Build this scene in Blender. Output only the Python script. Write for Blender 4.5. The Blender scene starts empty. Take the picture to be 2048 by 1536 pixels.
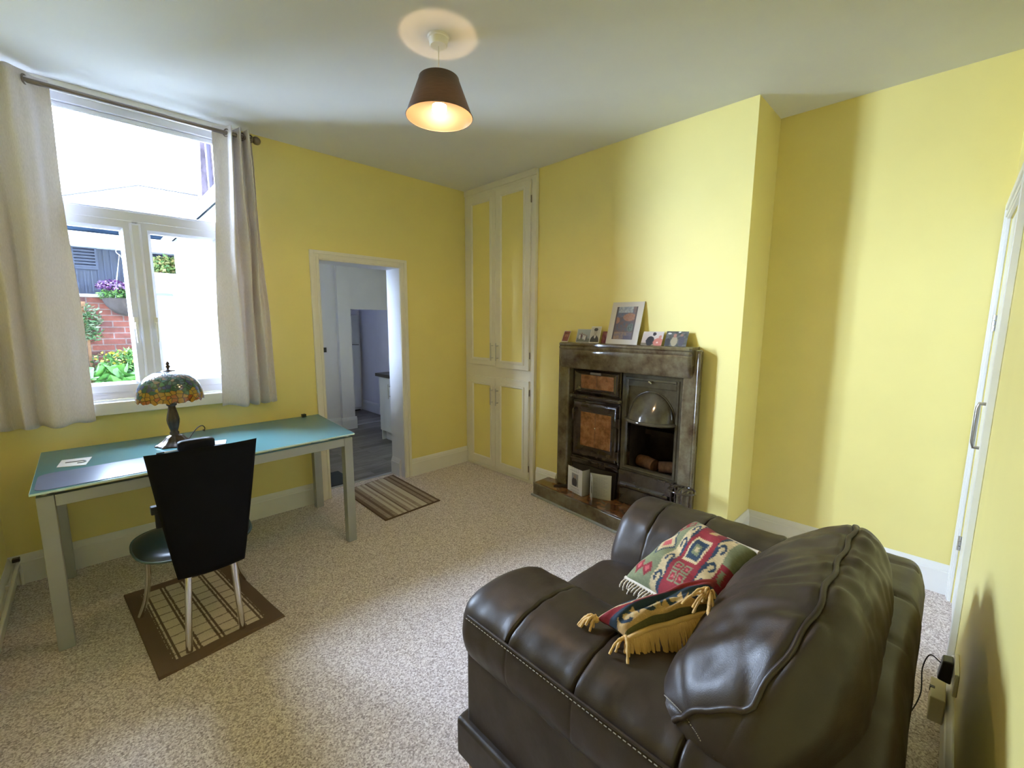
import bpy, math, random
import numpy as np
from mathutils import Vector, Matrix, noise
SKY0 = 4.0; SKY1 = 80.0; EXPO = 0.95
random.seed(7)
D = bpy.data
COL = bpy.context.scene.collection
PI = math.pi
ORG = {}
sin, cos = math.sin, math.cos

# ---------------------------------------------------------------- helpers
def tagit(o, label=None, cat=None, group=None, kind=None):
    if label: o['label'] = label
    if cat: o['category'] = cat
    if group: o['group'] = group
    if kind: o['kind'] = kind
    return o

def thing(name, label, cat, loc, group=None, kind=None):
    o = D.objects.new(name, None)
    o.empty_display_size = .1
    COL.objects.link(o)
    o.location = loc
    ORG[o] = Vector(loc)
    return tagit(o, label, cat, group, kind)

class MB:
    def __init__(s):
        s.v = []; s.f = []; s.uv = {}; s.col = None
    def add(s, vs, fs):
        b = len(s.v)
        s.v += [tuple(p) for p in vs]
        s.f += [tuple(b+i for i in f) for f in fs]
        return s
    def box(s, x0, x1, y0, y1, z0, z1):
        x0, x1 = sorted((x0, x1)); y0, y1 = sorted((y0, y1)); z0, z1 = sorted((z0, z1))
        vs = [(x, y, z) for z in (z0, z1) for y in (y0, y1) for x in (x0, x1)]
        return s.add(vs, [(0,2,3,1),(4,5,7,6),(0,1,5,4),(2,6,7,3),(0,4,6,2),(1,3,7,5)])
    def hexa(s, bot, top):
        """4 bottom corners ccw, 4 top corners ccw"""
        return s.add(list(bot)+list(top), [(3,2,1,0),(4,5,6,7),(0,1,5,4),(1,2,6,5),(2,3,7,6),(3,0,4,7)])
    def prism(s, poly, vec):
        n = len(poly); vec = Vector(vec)
        a = [Vector(p) for p in poly]; b = [p+vec for p in a]
        return s.add(a+b, [tuple(range(n))[::-1], tuple(range(n, 2*n))] + [(i, (i+1) % n, n+(i+1) % n, n+i) for i in range(n)])
    def tube(s, pts, r, n=8, caps=True):
        pts = [Vector(p) for p in pts]; m = len(pts)
        rs = r if isinstance(r, (list, tuple)) else [r]*m
        t = [(pts[min(i+1, m-1)]-pts[max(i-1, 0)]).normalized() for i in range(m)]
        up = Vector((0, 0, 1)) if abs(t[0].z) < .9 else Vector((1, 0, 0))
        a = t[0].cross(up).normalized()
        vs = []
        for i in range(m):
            a = (a - t[i]*a.dot(t[i])).normalized(); b = t[i].cross(a)
            for k in range(n):
                w = 2*PI*k/n
                vs.append(pts[i]+rs[i]*(cos(w)*a+sin(w)*b))
        fs = [(i*n+k, i*n+(k+1) % n, (i+1)*n+(k+1) % n, (i+1)*n+k) for i in range(m-1) for k in range(n)]
        if caps: fs += [tuple(range(n))[::-1], tuple((m-1)*n+k for k in range(n))]
        return s.add(vs, fs)
    def lathe(s, prof, c=(0, 0, 0), n=32, mod=None, caps=True):
        """prof: (r,z) list, around z through c"""
        c = Vector(c); vs = []
        for r, z in prof:
            for k in range(n):
                w = 2*PI*k/n; rr = r*(mod(w, z) if mod else 1)
                vs.append(c+Vector((rr*cos(w), rr*sin(w), z)))
        m = len(prof)
        fs = [(i*n+k, i*n+(k+1) % n, (i+1)*n+(k+1) % n, (i+1)*n+k) for i in range(m-1) for k in range(n)]
        if caps: fs += [tuple(range(n))[::-1], tuple((m-1)*n+k for k in range(n))]
        return s.add(vs, fs)
    def rings(s, mp, rect, steps, hole=False):
        """nested rectangles lofted. rect u0,u1,v0,v1; steps (inset,height[,inset_v]); mp(u,v,h)->xyz"""
        u0, u1, v0, v1 = rect; vs = []
        for st in steps:
            i, h = st[:2]; j = st[2] if len(st) > 2 else i
            vs += [mp(u0+i, v0+j, h), mp(u1-i, v0+j, h), mp(u1-i, v1-j, h), mp(u0+i, v1-j, h)]
        m = len(steps)
        fs = [(r*4+k, r*4+(k+1) % 4, r*4+4+(k+1) % 4, r*4+4+k) for r in range(m-1) for k in range(4)]
        if not hole: fs.append(tuple((m-1)*4+k for k in range(4)))
        return s.add(vs, fs)
    def sphere(s, c, r, n=16, m=10, sc=(1, 1, 1)):
        c = Vector(c); vs = []
        for i in range(m+1):
            a = PI*(i/m)-PI/2
            for k in range(n):
                w = 2*PI*k/n
                vs.append(c+Vector((r*cos(a)*cos(w)*sc[0], r*cos(a)*sin(w)*sc[1], r*sin(a)*sc[2])))
        return s.add(vs, [(i*n+k, i*n+(k+1) % n, (i+1)*n+(k+1) % n, (i+1)*n+k) for i in range(m) for k in range(n)])
    def grid(s, fn, nu, nv, wrapu=False, colfn=None, flip=False):
        b = len(s.v); cols = []
        for j in range(nv+1):
            for i in range(nu+(0 if wrapu else 1)):
                u, v = i/nu, j/nv
                s.uv[len(s.v)] = (u, v)
                s.v.append(tuple(fn(u, v)))
                if colfn: cols.append(colfn(u, v))
        w = nu if wrapu else nu+1
        for j in range(nv):
            for i in range(nu):
                q = (b+j*w+i, b+j*w+(i+1) % w, b+(j+1)*w+(i+1) % w, b+(j+1)*w+i)
                s.f.append(q[::-1] if flip else q)
        if colfn: s.col = (s.col or [])+cols
        return s
    def build(s, name, m, parent=None, smooth=None, bevel=0, seg=2, sub=0, merge=False, **kw):
        me = D.meshes.new(name)
        if parent is not None: org = ORG[parent]
        else:
            a = np.array(s.v)
            org = Vector(((a[:, 0].min()+a[:, 0].max())/2, (a[:, 1].min()+a[:, 1].max())/2, a[:, 2].min()))
        me.from_pydata([tuple(Vector(p)-org) for p in s.v], [], s.f)
        me.update()
        if s.uv:
            l = me.uv_layers.new(name='UVMap')
            for lp in me.loops: l.data[lp.index].uv = s.uv.get(lp.vertex_index, (0, 0))
        if s.col:
            ca = me.color_attributes.new('Col', 'FLOAT_COLOR', 'POINT')
            for i, c in enumerate(s.col): ca.data[i].color = (*c[:3], 1)
        import bmesh
        bm = bmesh.new(); bm.from_mesh(me)
        if merge: bmesh.ops.remove_doubles(bm, verts=bm.verts, dist=1e-5)
        bmesh.ops.recalc_face_normals(bm, faces=bm.faces)
        bm.to_mesh(me); bm.free()
        me.materials.append(m)
        if smooth is not None:
            me.polygons.foreach_set('use_smooth', [True]*len(me.polygons))
            if smooth < 179: me.set_sharp_from_angle(angle=math.radians(smooth))
        o = D.objects.new(name, me)
        COL.objects.link(o)
        if parent is not None: o.parent = parent; ORG[o] = ORG[parent]
        else: o.location = org; ORG[o] = org
        if bevel:
            b = o.modifiers.new('b', 'BEVEL'); b.width = bevel; b.segments = seg; b.limit_method = 'ANGLE'; b.angle_limit = math.radians(40)
            if smooth is None:
                me.polygons.foreach_set('use_smooth', [True]*len(me.polygons)); b.harden_normals = True
        if sub:
            q = o.modifiers.new('s', 'SUBSURF'); q.levels = sub; q.render_levels = sub
        return tagit(o, **kw)

def S(mb, name, m, **k):
    return mb.build(name, m, kind='structure', **k)

def crom(pts, n):
    """catmull-rom resample"""
    P = [Vector(p) for p in pts]; P = [2*P[0]-P[1]]+P+[2*P[-1]-P[-2]]; out = []
    segs = len(P)-3
    for i in range(n+1):
        t = i/n*segs; k = min(int(t), segs-1); t -= k
        a, b, c, d = P[k:k+4]
        out.append(.5*((2*b)+(c-a)*t+(2*a-5*b+4*c-d)*t*t+(3*b-a-3*c+d)*t**3))
    return out

def nz(x, y, z=0): return noise.noise(Vector((x, y, z)))

# ---------------------------------------------------------------- materials
def newmat(name):
    m = D.materials.new(name); m.use_nodes = True
    nt = m.node_tree; b = nt.nodes['Principled BSDF']
    return m, nt, b
def N(nt, t, **k):
    n = nt.nodes.new(t)
    for a, v in k.items():
        if hasattr(n, a): setattr(n, a, v)
        else: n.inputs[a].default_value = v
    return n
def coords(nt, scale=(1, 1, 1), kind='Object'):
    tc = N(nt, 'ShaderNodeTexCoord'); mp = N(nt, 'ShaderNodeMapping')
    mp.inputs['Scale'].default_value = scale
    nt.links.new(tc.outputs[kind], mp.inputs[0]); return mp.outputs[0]
def bump(nt, b, h, strength=.3, dist=.002):
    n = N(nt, 'ShaderNodeBump'); n.inputs['Strength'].default_value = strength; n.inputs['Distance'].default_value = dist
    nt.links.new(h, n.inputs['Height']); nt.links.new(n.outputs[0], b.inputs['Normal']); return n
def ramp(nt, fac, stops, interp='LINEAR'):
    r = N(nt, 'ShaderNodeValToRGB'); e = r.color_ramp; e.interpolation = interp
    while len(e.elements) < len(stops): e.elements.new(.5)
    for el, (p, c) in zip(e.elements, stops): el.position = p; el.color = (*c, 1)
    if fac is not None: nt.links.new(fac, r.inputs[0])
    return r.outputs[0]
def noisetex(nt, vec, scale, detail=3, rough=.5):
    n = N(nt, 'ShaderNodeTexNoise'); n.inputs['Scale'].default_value = scale
    n.inputs['Detail'].default_value = detail; n.inputs['Roughness'].default_value = rough
    nt.links.new(vec, n.inputs['Vector']); return n.outputs['Fac']
def mat(name, c, rough=.5, metal=0, spec=.5, var=.06, vscale=6, bs=0, bscale=80, bdist=.002, coat=0, sub=0):
    m, nt, b = newmat(name)
    b.inputs['Roughness'].default_value = rough; b.inputs['Metallic'].default_value = metal
    b.inputs['Specular IOR Level'].default_value = spec; b.inputs['Coat Weight'].default_value = coat
    b.inputs['Coat Roughness'].default_value = .08
    co = coords(nt)
    f = noisetex(nt, co, vscale)
    o = ramp(nt, f, [(.3, tuple(x*(1-var) for x in c)), (.7, tuple(min(1, x*(1+var)) for x in c))])
    nt.links.new(o, b.inputs['Base Color'])
    if bs: bump(nt, b, noisetex(nt, co, bscale), bs, bdist)
    return m
def vcmat(name, rough=.5, bs=0, bscale=500, sheen=0):
    m, nt, b = newmat(name)
    a = N(nt, 'ShaderNodeVertexColor', layer_name='Col'); nt.links.new(a.outputs[0], b.inputs['Base Color'])
    b.inputs['Roughness'].default_value = rough; b.inputs['Sheen Weight'].default_value = sheen
    if bs: bump(nt, b, noisetex(nt, coords(nt), bscale), bs, .002)
    return m

YEL = mat('yellow_paint', (.82, .715, .27), .55, var=.02, vscale=3, bs=.12, bscale=180, bdist=.001)
CEIL = mat('ceiling_paint', (.70, .71, .71), .8, var=.01, bs=.05, bscale=60)
WHT = mat('white_gloss', (.80, .79, .75), .32, var=.02)
CREAM = mat('cream_gloss', (.77, .74, .65), .35, var=.02)
UPVC = mat('upvc', (.72, .73, .79), .3, var=.01)
KWALL = mat('kitchen_paint', (.72, .71, .78), .6, var=.02)
LEATHER = None
METAL = mat('satin_metal', (.55, .54, .52), .32, 1, var=.05)
SILVER = mat('silver_paint', (.42, .44, .44), .42, .35, var=.04)
CHROME = mat('chrome', (.75, .74, .72), .12, 1, var=.02)
BLACK = mat('black_plastic', (.012, .012, .014), .35, var=.1)
NICKEL = mat('brushed_nickel', (.26, .22, .19), .35, 1, var=.05)
PAPER = mat('paper', (.80, .80, .80), .7, var=.02)
IRON = mat('dark_iron', (.05, .04, .035), .35, .4, var=.2)

def mk_carpet():
    m, nt, b = newmat('loop_carpet'); co = coords(nt)
    v = N(nt, 'ShaderNodeTexVoronoi'); v.inputs['Scale'].default_value = 185; nt.links.new(co, v.inputs['Vector'])
    sep = N(nt, 'ShaderNodeSeparateColor'); nt.links.new(v.outputs['Color'], sep.inputs[0])
    f1 = noisetex(nt, co, 120, 3, .7)
    mx = N(nt, 'ShaderNodeMath', operation='ADD'); nt.links.new(sep.outputs[0], mx.inputs[0])
    m2 = N(nt, 'ShaderNodeMath', operation='MULTIPLY'); m2.inputs[1].default_value = 1.6; nt.links.new(f1, m2.inputs[0]); nt.links.new(m2.outputs[0], mx.inputs[1])
    c = ramp(nt, mx.outputs[0], [(.35, (.28, .225, .208)), (.75, (.66, .575, .56)), (1, (.86, .80, .78))])
    # ramp input clamps at 1: rescale
    nt.links.new(c, b.inputs['Base Color'])
    sc = N(nt, 'ShaderNodeMath', operation='MULTIPLY'); sc.inputs[1].default_value = .55
    nt.links.new(mx.outputs[0], sc.inputs[0]); nt.links.new(sc.outputs[0], c.node.inputs[0])
    b.inputs['Roughness'].default_value = .95; b.inputs['Specular IOR Level'].default_value = .15
    bump(nt, b, v.outputs['Distance'], -.7, .006)
    return m
CARPET = mk_carpet()

def mk_leather():
    m, nt, b = newmat('brown_leather'); co = coords(nt)
    f = noisetex(nt, co, 5, 4, .6)
    c = ramp(nt, f, [(.3, (.024, .015, .010)), (.7, (.043, .029, .021))])
    nt.links.new(c, b.inputs['Base Color'])
    r = ramp(nt, noisetex(nt, co, 9, 4, .6), [(.3, (.34,)*3), (.7, (.50,)*3)]); nt.links.new(r, b.inputs['Roughness'])
    v = N(nt, 'ShaderNodeTexVoronoi'); v.inputs['Scale'].default_value = 380; nt.links.new(co, v.inputs['Vector'])
    b1 = N(nt, 'ShaderNodeBump'); b1.inputs['Strength'].default_value = .14; b1.inputs['Distance'].default_value = .001
    nt.links.new(v.outputs['Distance'], b1.inputs['Height'])
    # soft creases
    w = noisetex(nt, coords(nt, (4, 9, 7)), 1.3, 3, .5)
    b2 = N(nt, 'ShaderNodeBump'); b2.inputs['Strength'].default_value = .30; b2.inputs['Distance'].default_value = .010
    nt.links.new(w, b2.inputs['Height']); nt.links.new(b1.outputs[0], b2.inputs['Normal']); nt.links.new(b2.outputs[0], b.inputs['Normal'])
    return m
LEATHER = mk_leather()

def mk_tile(name, stops, rough=.14, scale=7, metal=0):
    m, nt, b = newmat(name); co = coords(nt)
    f = noisetex(nt, co, scale, 6, .62)
    nt.links.new(ramp(nt, f, stops), b.inputs['Base Color'])
    b.inputs['Roughness'].default_value = rough; b.inputs['Coat Weight'].default_value = .6; b.inputs['Coat Roughness'].default_value = .06
    b.inputs['Metallic'].default_value = metal
    bump(nt, b, noisetex(nt, co, 12, 2), .12, .01)
    return m
GLAZE = mk_tile('mottled_green_glaze', [(.34, (.060, .032, .016)), (.47, (.115, .085, .048)), (.62, (.175, .150, .092)), (.75, (.10, .062, .036))])
ENAMEL = mk_tile('dark_enamel', [(.35, (.024, .012, .009)), (.6, (.048, .036, .027)), (.8, (.036, .02, .015))], .1)
ENAMEL2 = mk_tile('olive_enamel', [(.3, (.045, .033, .021)), (.6, (.088, .074, .046)), (.8, (.062, .038, .025))], .1)
TERRA = mk_tile('rust_mottled_tile', [(.3, (.13, .045, .015)), (.5, (.27, .11, .04)), (.65, (.36, .17, .07)), (.8, (.18, .07, .03))], .2, 22)
HEARTHT = mk_tile('brown_hearth_tile', [(.3, (.06, .022, .01)), (.5, (.17, .07, .028)), (.65, (.25, .12, .05)), (.8, (.10, .045, .02))], .16, 9)

def mk_planks():
    m, nt, b = newmat('grey_wood_vinyl'); co = coords(nt, (1, 1, 1))
    br = N(nt, 'ShaderNodeTexBrick'); br.inputs['Scale'].default_value = 1
    br.inputs['Brick Width'].default_value = .6; br.inputs['Row Height'].default_value = .1; br.inputs['Mortar Size'].default_value = .0015
    br.inputs['Color1'].default_value = (.10, .085, .075, 1); br.inputs['Color2'].default_value = (.21, .19, .175, 1); br.inputs['Mortar'].default_value = (.04, .035, .03, 1)
    nt.links.new(co, br.inputs['Vector'])
    g = ramp(nt, noisetex(nt, coords(nt, (4, 45, 1)), 1.5, 4, .6), [(.3, (.6,)*3), (.7, (1.5,)*3)])
    mm = N(nt, 'ShaderNodeMix', data_type='RGBA', blend_type='MULTIPLY'); mm.inputs[0].default_value = 1
    nt.links.new(br.outputs['Color'], mm.inputs[6]); nt.links.new(g, mm.inputs[7]); nt.links.new(mm.outputs[2], b.inputs['Base Color'])
    b.inputs['Roughness'].default_value = .4
    return m
PLANKS = mk_planks()

def mk_brick():
    m, nt, b = newmat('red_brick'); tc = N(nt, 'ShaderNodeTexCoord'); sp = N(nt, 'ShaderNodeSeparateXYZ'); cb = N(nt, 'ShaderNodeCombineXYZ')
    nt.links.new(tc.outputs['Object'], sp.inputs[0]); nt.links.new(sp.outputs[0], cb.inputs[0]); nt.links.new(sp.outputs[2], cb.inputs[1])
    br = N(nt, 'ShaderNodeTexBrick'); br.inputs['Scale'].default_value = 1
    br.inputs['Brick Width'].default_value = .23; br.inputs['Row Height'].default_value = .078; br.inputs['Mortar Size'].default_value = .007
    br.inputs['Color1'].default_value = (.125, .036, .025, 1); br.inputs['Color2'].default_value = (.065, .024, .024, 1); br.inputs['Mortar'].default_value = (.11, .085, .08, 1)
    nt.links.new(cb.outputs[0], br.inputs['Vector'])
    g = ramp(nt, noisetex(nt, tc.outputs['Object'], 9, 4, .7), [(.35, (.75,)*3), (.7, (1.5, 1.45, 1.5))])
    mm = N(nt, 'ShaderNodeMix', data_type='RGBA', blend_type='MULTIPLY'); mm.inputs[0].default_value = 1
    nt.links.new(br.outputs['Color'], mm.inputs[6]); nt.links.new(g, mm.inputs[7]); nt.links.new(mm.outputs[2], b.inputs['Base Color'])
    b.inputs['Roughness'].default_value = .9
    bump(nt, b, br.outputs['Fac'], -.5, .01)
    return m
BRICK = mk_brick()

def mk_pane():
    m, nt, b = newmat('window_glass'); nt.nodes.remove(b); out = nt.nodes['Material Output']
    t = N(nt, 'ShaderNodeBsdfTransparent'); t.inputs[0].default_value = (.96, .97, .97, 1)
    g = N(nt, 'ShaderNodeBsdfGlossy'); g.inputs['Roughness'].default_value = .02
    f = N(nt, 'ShaderNodeFresnel'); f.inputs[0].default_value = 1.25
    mx = N(nt, 'ShaderNodeMixShader'); nt.links.new(f.outputs[0], mx.inputs[0]); nt.links.new(t.outputs[0], mx.inputs[1]); nt.links.new(g.outputs[0], mx.inputs[2])
    nt.links.new(mx.outputs[0], out.inputs[0]); return m
PANE = mk_pane()

def mk_frost():
    m, nt, b = newmat('frosted_desk_glass'); out = nt.nodes['Material Output']
    b.inputs['Base Color'].default_value = (.15, .33, .36, 1); b.inputs['Roughness'].default_value = .16; b.inputs['Specular IOR Level'].default_value = .9
    t = N(nt, 'ShaderNodeBsdfTranslucent'); t.inputs[0].default_value = (.3, .6, .58, 1)
    mx = N(nt, 'ShaderNodeMixShader'); mx.inputs[0].default_value = .3
    nt.links.new(b.outputs[0], mx.inputs[1]); nt.links.new(t.outputs[0], mx.inputs[2]); nt.links.new(mx.outputs[0], out.inputs[0])
    bump(nt, b, noisetex(nt, coords(nt), 400, 2), .05, .0005)
    return m
FROST = mk_frost()
GEDGE = mat('glass_edge', (.68, .97, 1.0), .15, var=.05)  # bright cyan stands in for light glowing out through the glass edge

def mk_curtain():
    m, nt, b = newmat('curtain_linen'); out = nt.nodes['Material Output']; co = coords(nt)
    nt.links.new(ramp(nt, noisetex(nt, coords(nt, (300, 300, 60)), 1, 2), [(.3, (.72, .665, .65)), (.7, (.84, .78, .765))]), b.inputs['Base Color'])
    b.inputs['Roughness'].default_value = .8; b.inputs['Sheen Weight'].default_value = .3
    t = N(nt, 'ShaderNodeBsdfTranslucent'); t.inputs[0].default_value = (.6, .6, .6, 1)
    mx = N(nt, 'ShaderNodeMixShader'); mx.inputs[0].default_value = .12
    nt.links.new(b.outputs[0], mx.inputs[1]); nt.links.new(t.outputs[0], mx.inputs[2]); nt.links.new(mx.outputs[0], out.inputs[0])
    return m
CURT = mk_curtain()

def mk_tiffany():
    m, nt, b = newmat('stained_glass'); out = nt.nodes['Material Output']
    co = coords(nt, (1, 1, 1), 'UV')
    mp = N(nt, 'ShaderNodeMapping'); mp.inputs['Scale'].default_value = (38, 12, 1)
    nt.links.new(co, mp.inputs[0])
    v = N(nt, 'ShaderNodeTexVoronoi', voronoi_dimensions='2D'); v.inputs['Scale'].default_value = 1; v.inputs['Randomness'].default_value = .95
    e = N(nt, 'ShaderNodeTexVoronoi', voronoi_dimensions='2D', feature='DISTANCE_TO_EDGE'); e.inputs['Scale'].default_value = 1; e.inputs['Randomness'].default_value = .95
    nt.links.new(mp.outputs[0], v.inputs['Vector']); nt.links.new(mp.outputs[0], e.inputs['Vector'])
    sp = N(nt, 'ShaderNodeSeparateXYZ'); nt.links.new(v.outputs['Position'], sp.inputs[0])
    sc = N(nt, 'ShaderNodeSeparateColor'); nt.links.new(v.outputs['Color'], sc.inputs[0])
    a = N(nt, 'ShaderNodeMath', operation='MULTIPLY_ADD'); a.inputs[1].default_value = 1/12; a.inputs[2].default_value = -.10
    nt.links.new(sp.outputs[1], a.inputs[0])
    a2 = N(nt, 'ShaderNodeMath', operation='MULTIPLY_ADD'); a2.inputs[1].default_value = .26; nt.links.new(sc.outputs[0], a2.inputs[0]); nt.links.new(a.outputs[0], a2.inputs[2])
    c = ramp(nt, a2.outputs[0], [(0, (.36, .09, .012)), (.10, (.42, .20, .018)), (.20, (.38, .24, .03)), (.27, (.035, .12, .06)), (.37, (.06, .08, .17)),
                                 (.45, (.035, .10, .06)), (.55, (.11, .20, .17)), (.64, (.34, .27, .22)), (.70, (.14, .22, .22)), (.80, (.28, .30, .34))], 'CONSTANT')  # pale upper stops mix glass tint with a painted window reflection
    lead = N(nt, 'ShaderNodeMath', operation='GREATER_THAN'); lead.inputs[1].default_value = .055; nt.links.new(e.outputs['Distance'], lead.inputs[0])
    mx = N(nt, 'ShaderNodeMix', data_type='RGBA'); nt.links.new(lead.outputs[0], mx.inputs[0]); mx.inputs[6].default_value = (.02, .018, .015, 1); nt.links.new(c, mx.inputs[7])
    nt.links.new(mx.outputs[2], b.inputs['Base Color']); b.inputs['Roughness'].default_value = .15; b.inputs['Coat Weight'].default_value = 1; b.inputs['Coat IOR'].default_value = 1.8; b.inputs['Coat Roughness'].default_value = .1
    t = N(nt, 'ShaderNodeBsdfTranslucent'); nt.links.new(mx.outputs[2], t.inputs[0])
    ms = N(nt, 'ShaderNodeMixShader'); ms.inputs[0].default_value = .3
    nt.links.new(b.outputs[0], ms.inputs[1]); nt.links.new(t.outputs[0], ms.inputs[2]); nt.links.new(ms.outputs[0], out.inputs[0])
    bump(nt, b, e.outputs['Distance'], .5, .004)
    return m
TIFF = mk_tiffany()

# ---------------------------------------------------------------- dimensions (metres)
H = 2.795; XL = -3.313; YF = -3.733; XA = .4227; YB = -2.679; WT = .22
DX0, DX1, DZ = -1.508, -.797, 1.98
WX0, WX1, WZ0, WZ1 = -3.13, -2.085, .985, 2.775

# ---------------------------------------------------------------- room shell
S(MB().box(XL-.1, XA+.1, YF-.1, .205, -.06, 0), 'floor', CARPET)
S(MB().box(XL-.1, XA+.1, YF-.1, WT, H, H+.1), 'ceiling', CEIL)
w = MB()
w.box(XL-.1, WX0, 0, WT, 0, H); w.box(WX0, WX1, 0, WT, 0, WZ0); w.box(WX0, WX1, 0, WT, WZ1, H)
w.box(WX1, DX0-.02, 0, WT, 0, H); w.box(DX0-.02, DX1+.02, 0, WT, DZ+.02, H); w.box(DX1+.02, XA+.1, 0, WT, 0, H)
S(w, 'wall_back', YEL)
S(MB().box(XL-.1, XL, YF-.1, 0, 0, H), 'wall_left', YEL)
DL0, DL1, DLZ = -.42, .335, 2.0      # cupboard-side door in the front wall
w = MB().box(XL-.1, DL0, YF-.1, YF, 0, H).box(DL0, DL1, YF-.1, YF, DLZ, H).box(DL1, XA+.1, YF-.1, YF, 0, H)
S(w, 'wall_front', YEL)
S(MB().box(XA, XA+.1, YF, YB, 0, H), 'wall_right_alcove', YEL)
# chimney breast with the recess for the range
FY0, FY1, FZ = -2.36, -1.41, 1.14
w = MB().box(0, XA+.1, YB, FY0, 0, H).box(0, XA+.1, FY1, -.975, 0, H).box(0, XA+.1, FY0, FY1, FZ, H).box(.40, XA+.1, FY0, FY1, 0, FZ)
w.box(.0, XA+.1, FY0, FY1, 0, .10)
S(w, 'wall_right', YEL)

SK = [(0, 0), (.02, 0), (.02, .128), (.016, .134), (.016, .142), (.012, .150), (.009, .163), (.004, .17), (0, .17)]
def skirt(mb, p0, p1, n, prof=SK):
    p0 = Vector((*p0, 0)); p1 = Vector((*p1, 0)); n = Vector((*n, 0))
    mb.prism([p0+n*d+Vector((0, 0, z)) for d, z in prof], p1-p0)
AR = .073
b = MB(); skirt(b, (XL, 0), (DX0-AR, 0), (0, -1)); S(b, 'baseboard_back', WHT, smooth=30)
b = MB(); skirt(b, (DX1+AR, 0), (-.02, 0), (0, -1)); S(b, 'baseboard_back_corner', WHT, smooth=30)
b = MB(); skirt(b, (XL, YF), (XL, -.02), (1, 0)); S(b, 'baseboard_left', WHT, smooth=30)
b = MB(); skirt(b, (0, -1.0), (0, -1.24), (-1, 0)); skirt(b, (0, -2.52), (0, YB-.02), (-1, 0)); S(b, 'baseboard_right', WHT, smooth=30)
b = MB(); skirt(b, (0, YB), (XA, YB), (0, -1)); skirt(b, (XA, YB), (XA, YF), (-1, 0)); S(b, 'baseboard_alcove', WHT, smooth=30)
b = MB(); skirt(b, (XL, YF), (DL0-.07, YF), (0, 1)); S(b, 'baseboard_front', WHT, smooth=30)

# doorway to the kitchen: architrave and lining
def architrave(name, x0, x1, z, y, s, wd=AR, m=CREAM):
    """three-step moulding round an opening; s = direction it stands proud"""
    t = MB()
    for a0, a1, d in ((.0008, wd-.0012, .014), (wd*.62, wd, .022), (wd*.12, wd*.34, .019)):
        t.box(x0-a1, x0-a0, y, y+s*d, 0, z+a1); t.box(x1+a0, x1+a1, y, y+s*d, 0, z+a1)
        t.box(x0-a0, x1+a0, y, y+s*d, z+a0, z+a1)
    return S(t, name, m, bevel=.003)
architrave('trim_1', DX0, DX1, DZ, 0, -1)
t = MB().box(DX0-.02, DX0, 0, WT+.01, 0, DZ+.02).box(DX1, DX1+.02, 0, WT+.01, 0, DZ+.02).box(DX0, DX1, 0, WT+.01, DZ, DZ+.02)
S(t, 'trim_2', UPVC, bevel=.002)
t = MB(); skirt(t, (DX1, .06), (DX1, WT), (-1, 0)); skirt(t, (DX0, .06), (DX0, WT), (1, 0)); S(t, 'trim_3', UPVC, smooth=30)
S(MB().box(DX0, DX1, .195, .235, -.01, .006), 'trim_4', METAL, bevel=.003)

# ---------------------------------------------------------------- window
win = thing('window_1', 'white casement window with fixed top light', None, ((WX0+WX1)/2, .1, WZ0), kind='structure')
yo, yi = .075, .145
f = MB()
FX0, FX1 = WX0, WX1
ZB, ZT, TR0, TR1 = WZ0+.015, WZ1, 2.10, 2.165
f.box(FX0, FX0+.055, yo, yi, ZB, ZT).box(FX1-.055, FX1, yo, yi, ZB, ZT)
f.box(FX0+.055, FX1-.055, yo, yi, ZB, ZB+.055).box(FX0+.055, FX1-.055, yo, yi, ZT-.055, ZT)
f.box(FX0+.055, FX1-.055, yo, yi, TR0, TR1)
XC = -2.60
f.box(XC-.02, XC+.02, yo+.01, yi, ZB+.055, TR0)
# glazing bead round the top light
f.box(FX0+.055, FX1-.055, yo+.012, yo+.03, ZT-.085, ZT-.055).box(FX0+.055, FX1-.055, yo+.012, yo+.03, TR1, TR1+.012)
f.build('window_frame', UPVC, win, bevel=.006)
MB().box(FX0+.05, FX1-.05, .105, .111, TR1-.01, ZT-.05).build('top_pane', PANE, win)
def sash(x0, x1, hx):
    z0, z1 = ZB+.045, TR0+.008
    s = MB()
    mp = lambda u, v, h: (u, yo-h, v)
    s.rings(mp, (x0, x1, z0, z1), [(0, -.05), (0, .008), (.004, .012), (.046, .012), (.056, -.004), (.062, -.012), (.062, -.05), (0, -.05)], hole=True)
    o = s.build('casement', UPVC, win, smooth=25)
    MB().box(x0+.055, x1-.055, .105, .111, z0+.055, z1-.055).build('pane', PANE, o)
    h = MB(); hz = 1.47
    h.box(hx-.011, hx+.011, yo-.022, yo-.010, hz-.03, hz+.045)
    h.tube([(hx, yo-.02, hz+.005), (hx, yo-.048, hz+.005)], .009, 10)
    h.tube([(hx, yo-.045, hz+.012), (hx, yo-.048, hz-.01), (hx, yo-.046, hz-.06), (hx, yo-.042, hz-.115)], [.008, .009, .0075, .006], 8)
    h.build('handle', WHT, o, smooth=40, bevel=.002)
sash(FX0+.045, XC-.012, XC-.045); sash(XC+.012, FX1-.045, XC+.045+.01)
f = MB(); f.rings(lambda u, v, h: (u, yo-.012-h, v), (XC-.028, XC+.028, ZB+.06, TR0-.005), [(0, 0), (.004, .012), (.012, .017)])
f.build('meeting_bead', UPVC, win, smooth=25)
t = MB().box(WX0-.05, WX1+.035, -.055, .0, .925, 1.0).box(WX0, WX1, .0, yo+.01, WZ0-.01, 1.0)
S(t, 'trim_5', WHT, bevel=.005)
t = MB().box(WX0, WX0+.012, .0, yo, 1.0, WZ1).box(WX1-.012, WX1, .0, yo, 1.0, WZ1).box(WX0, WX1, .0, yo, WZ1-.012, WZ1+.0)
t.box(WX0-.06, WX1+.06, -.012, 0, WZ1-.01, H-.001)
S(t, 'trim_6', WHT)

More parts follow.
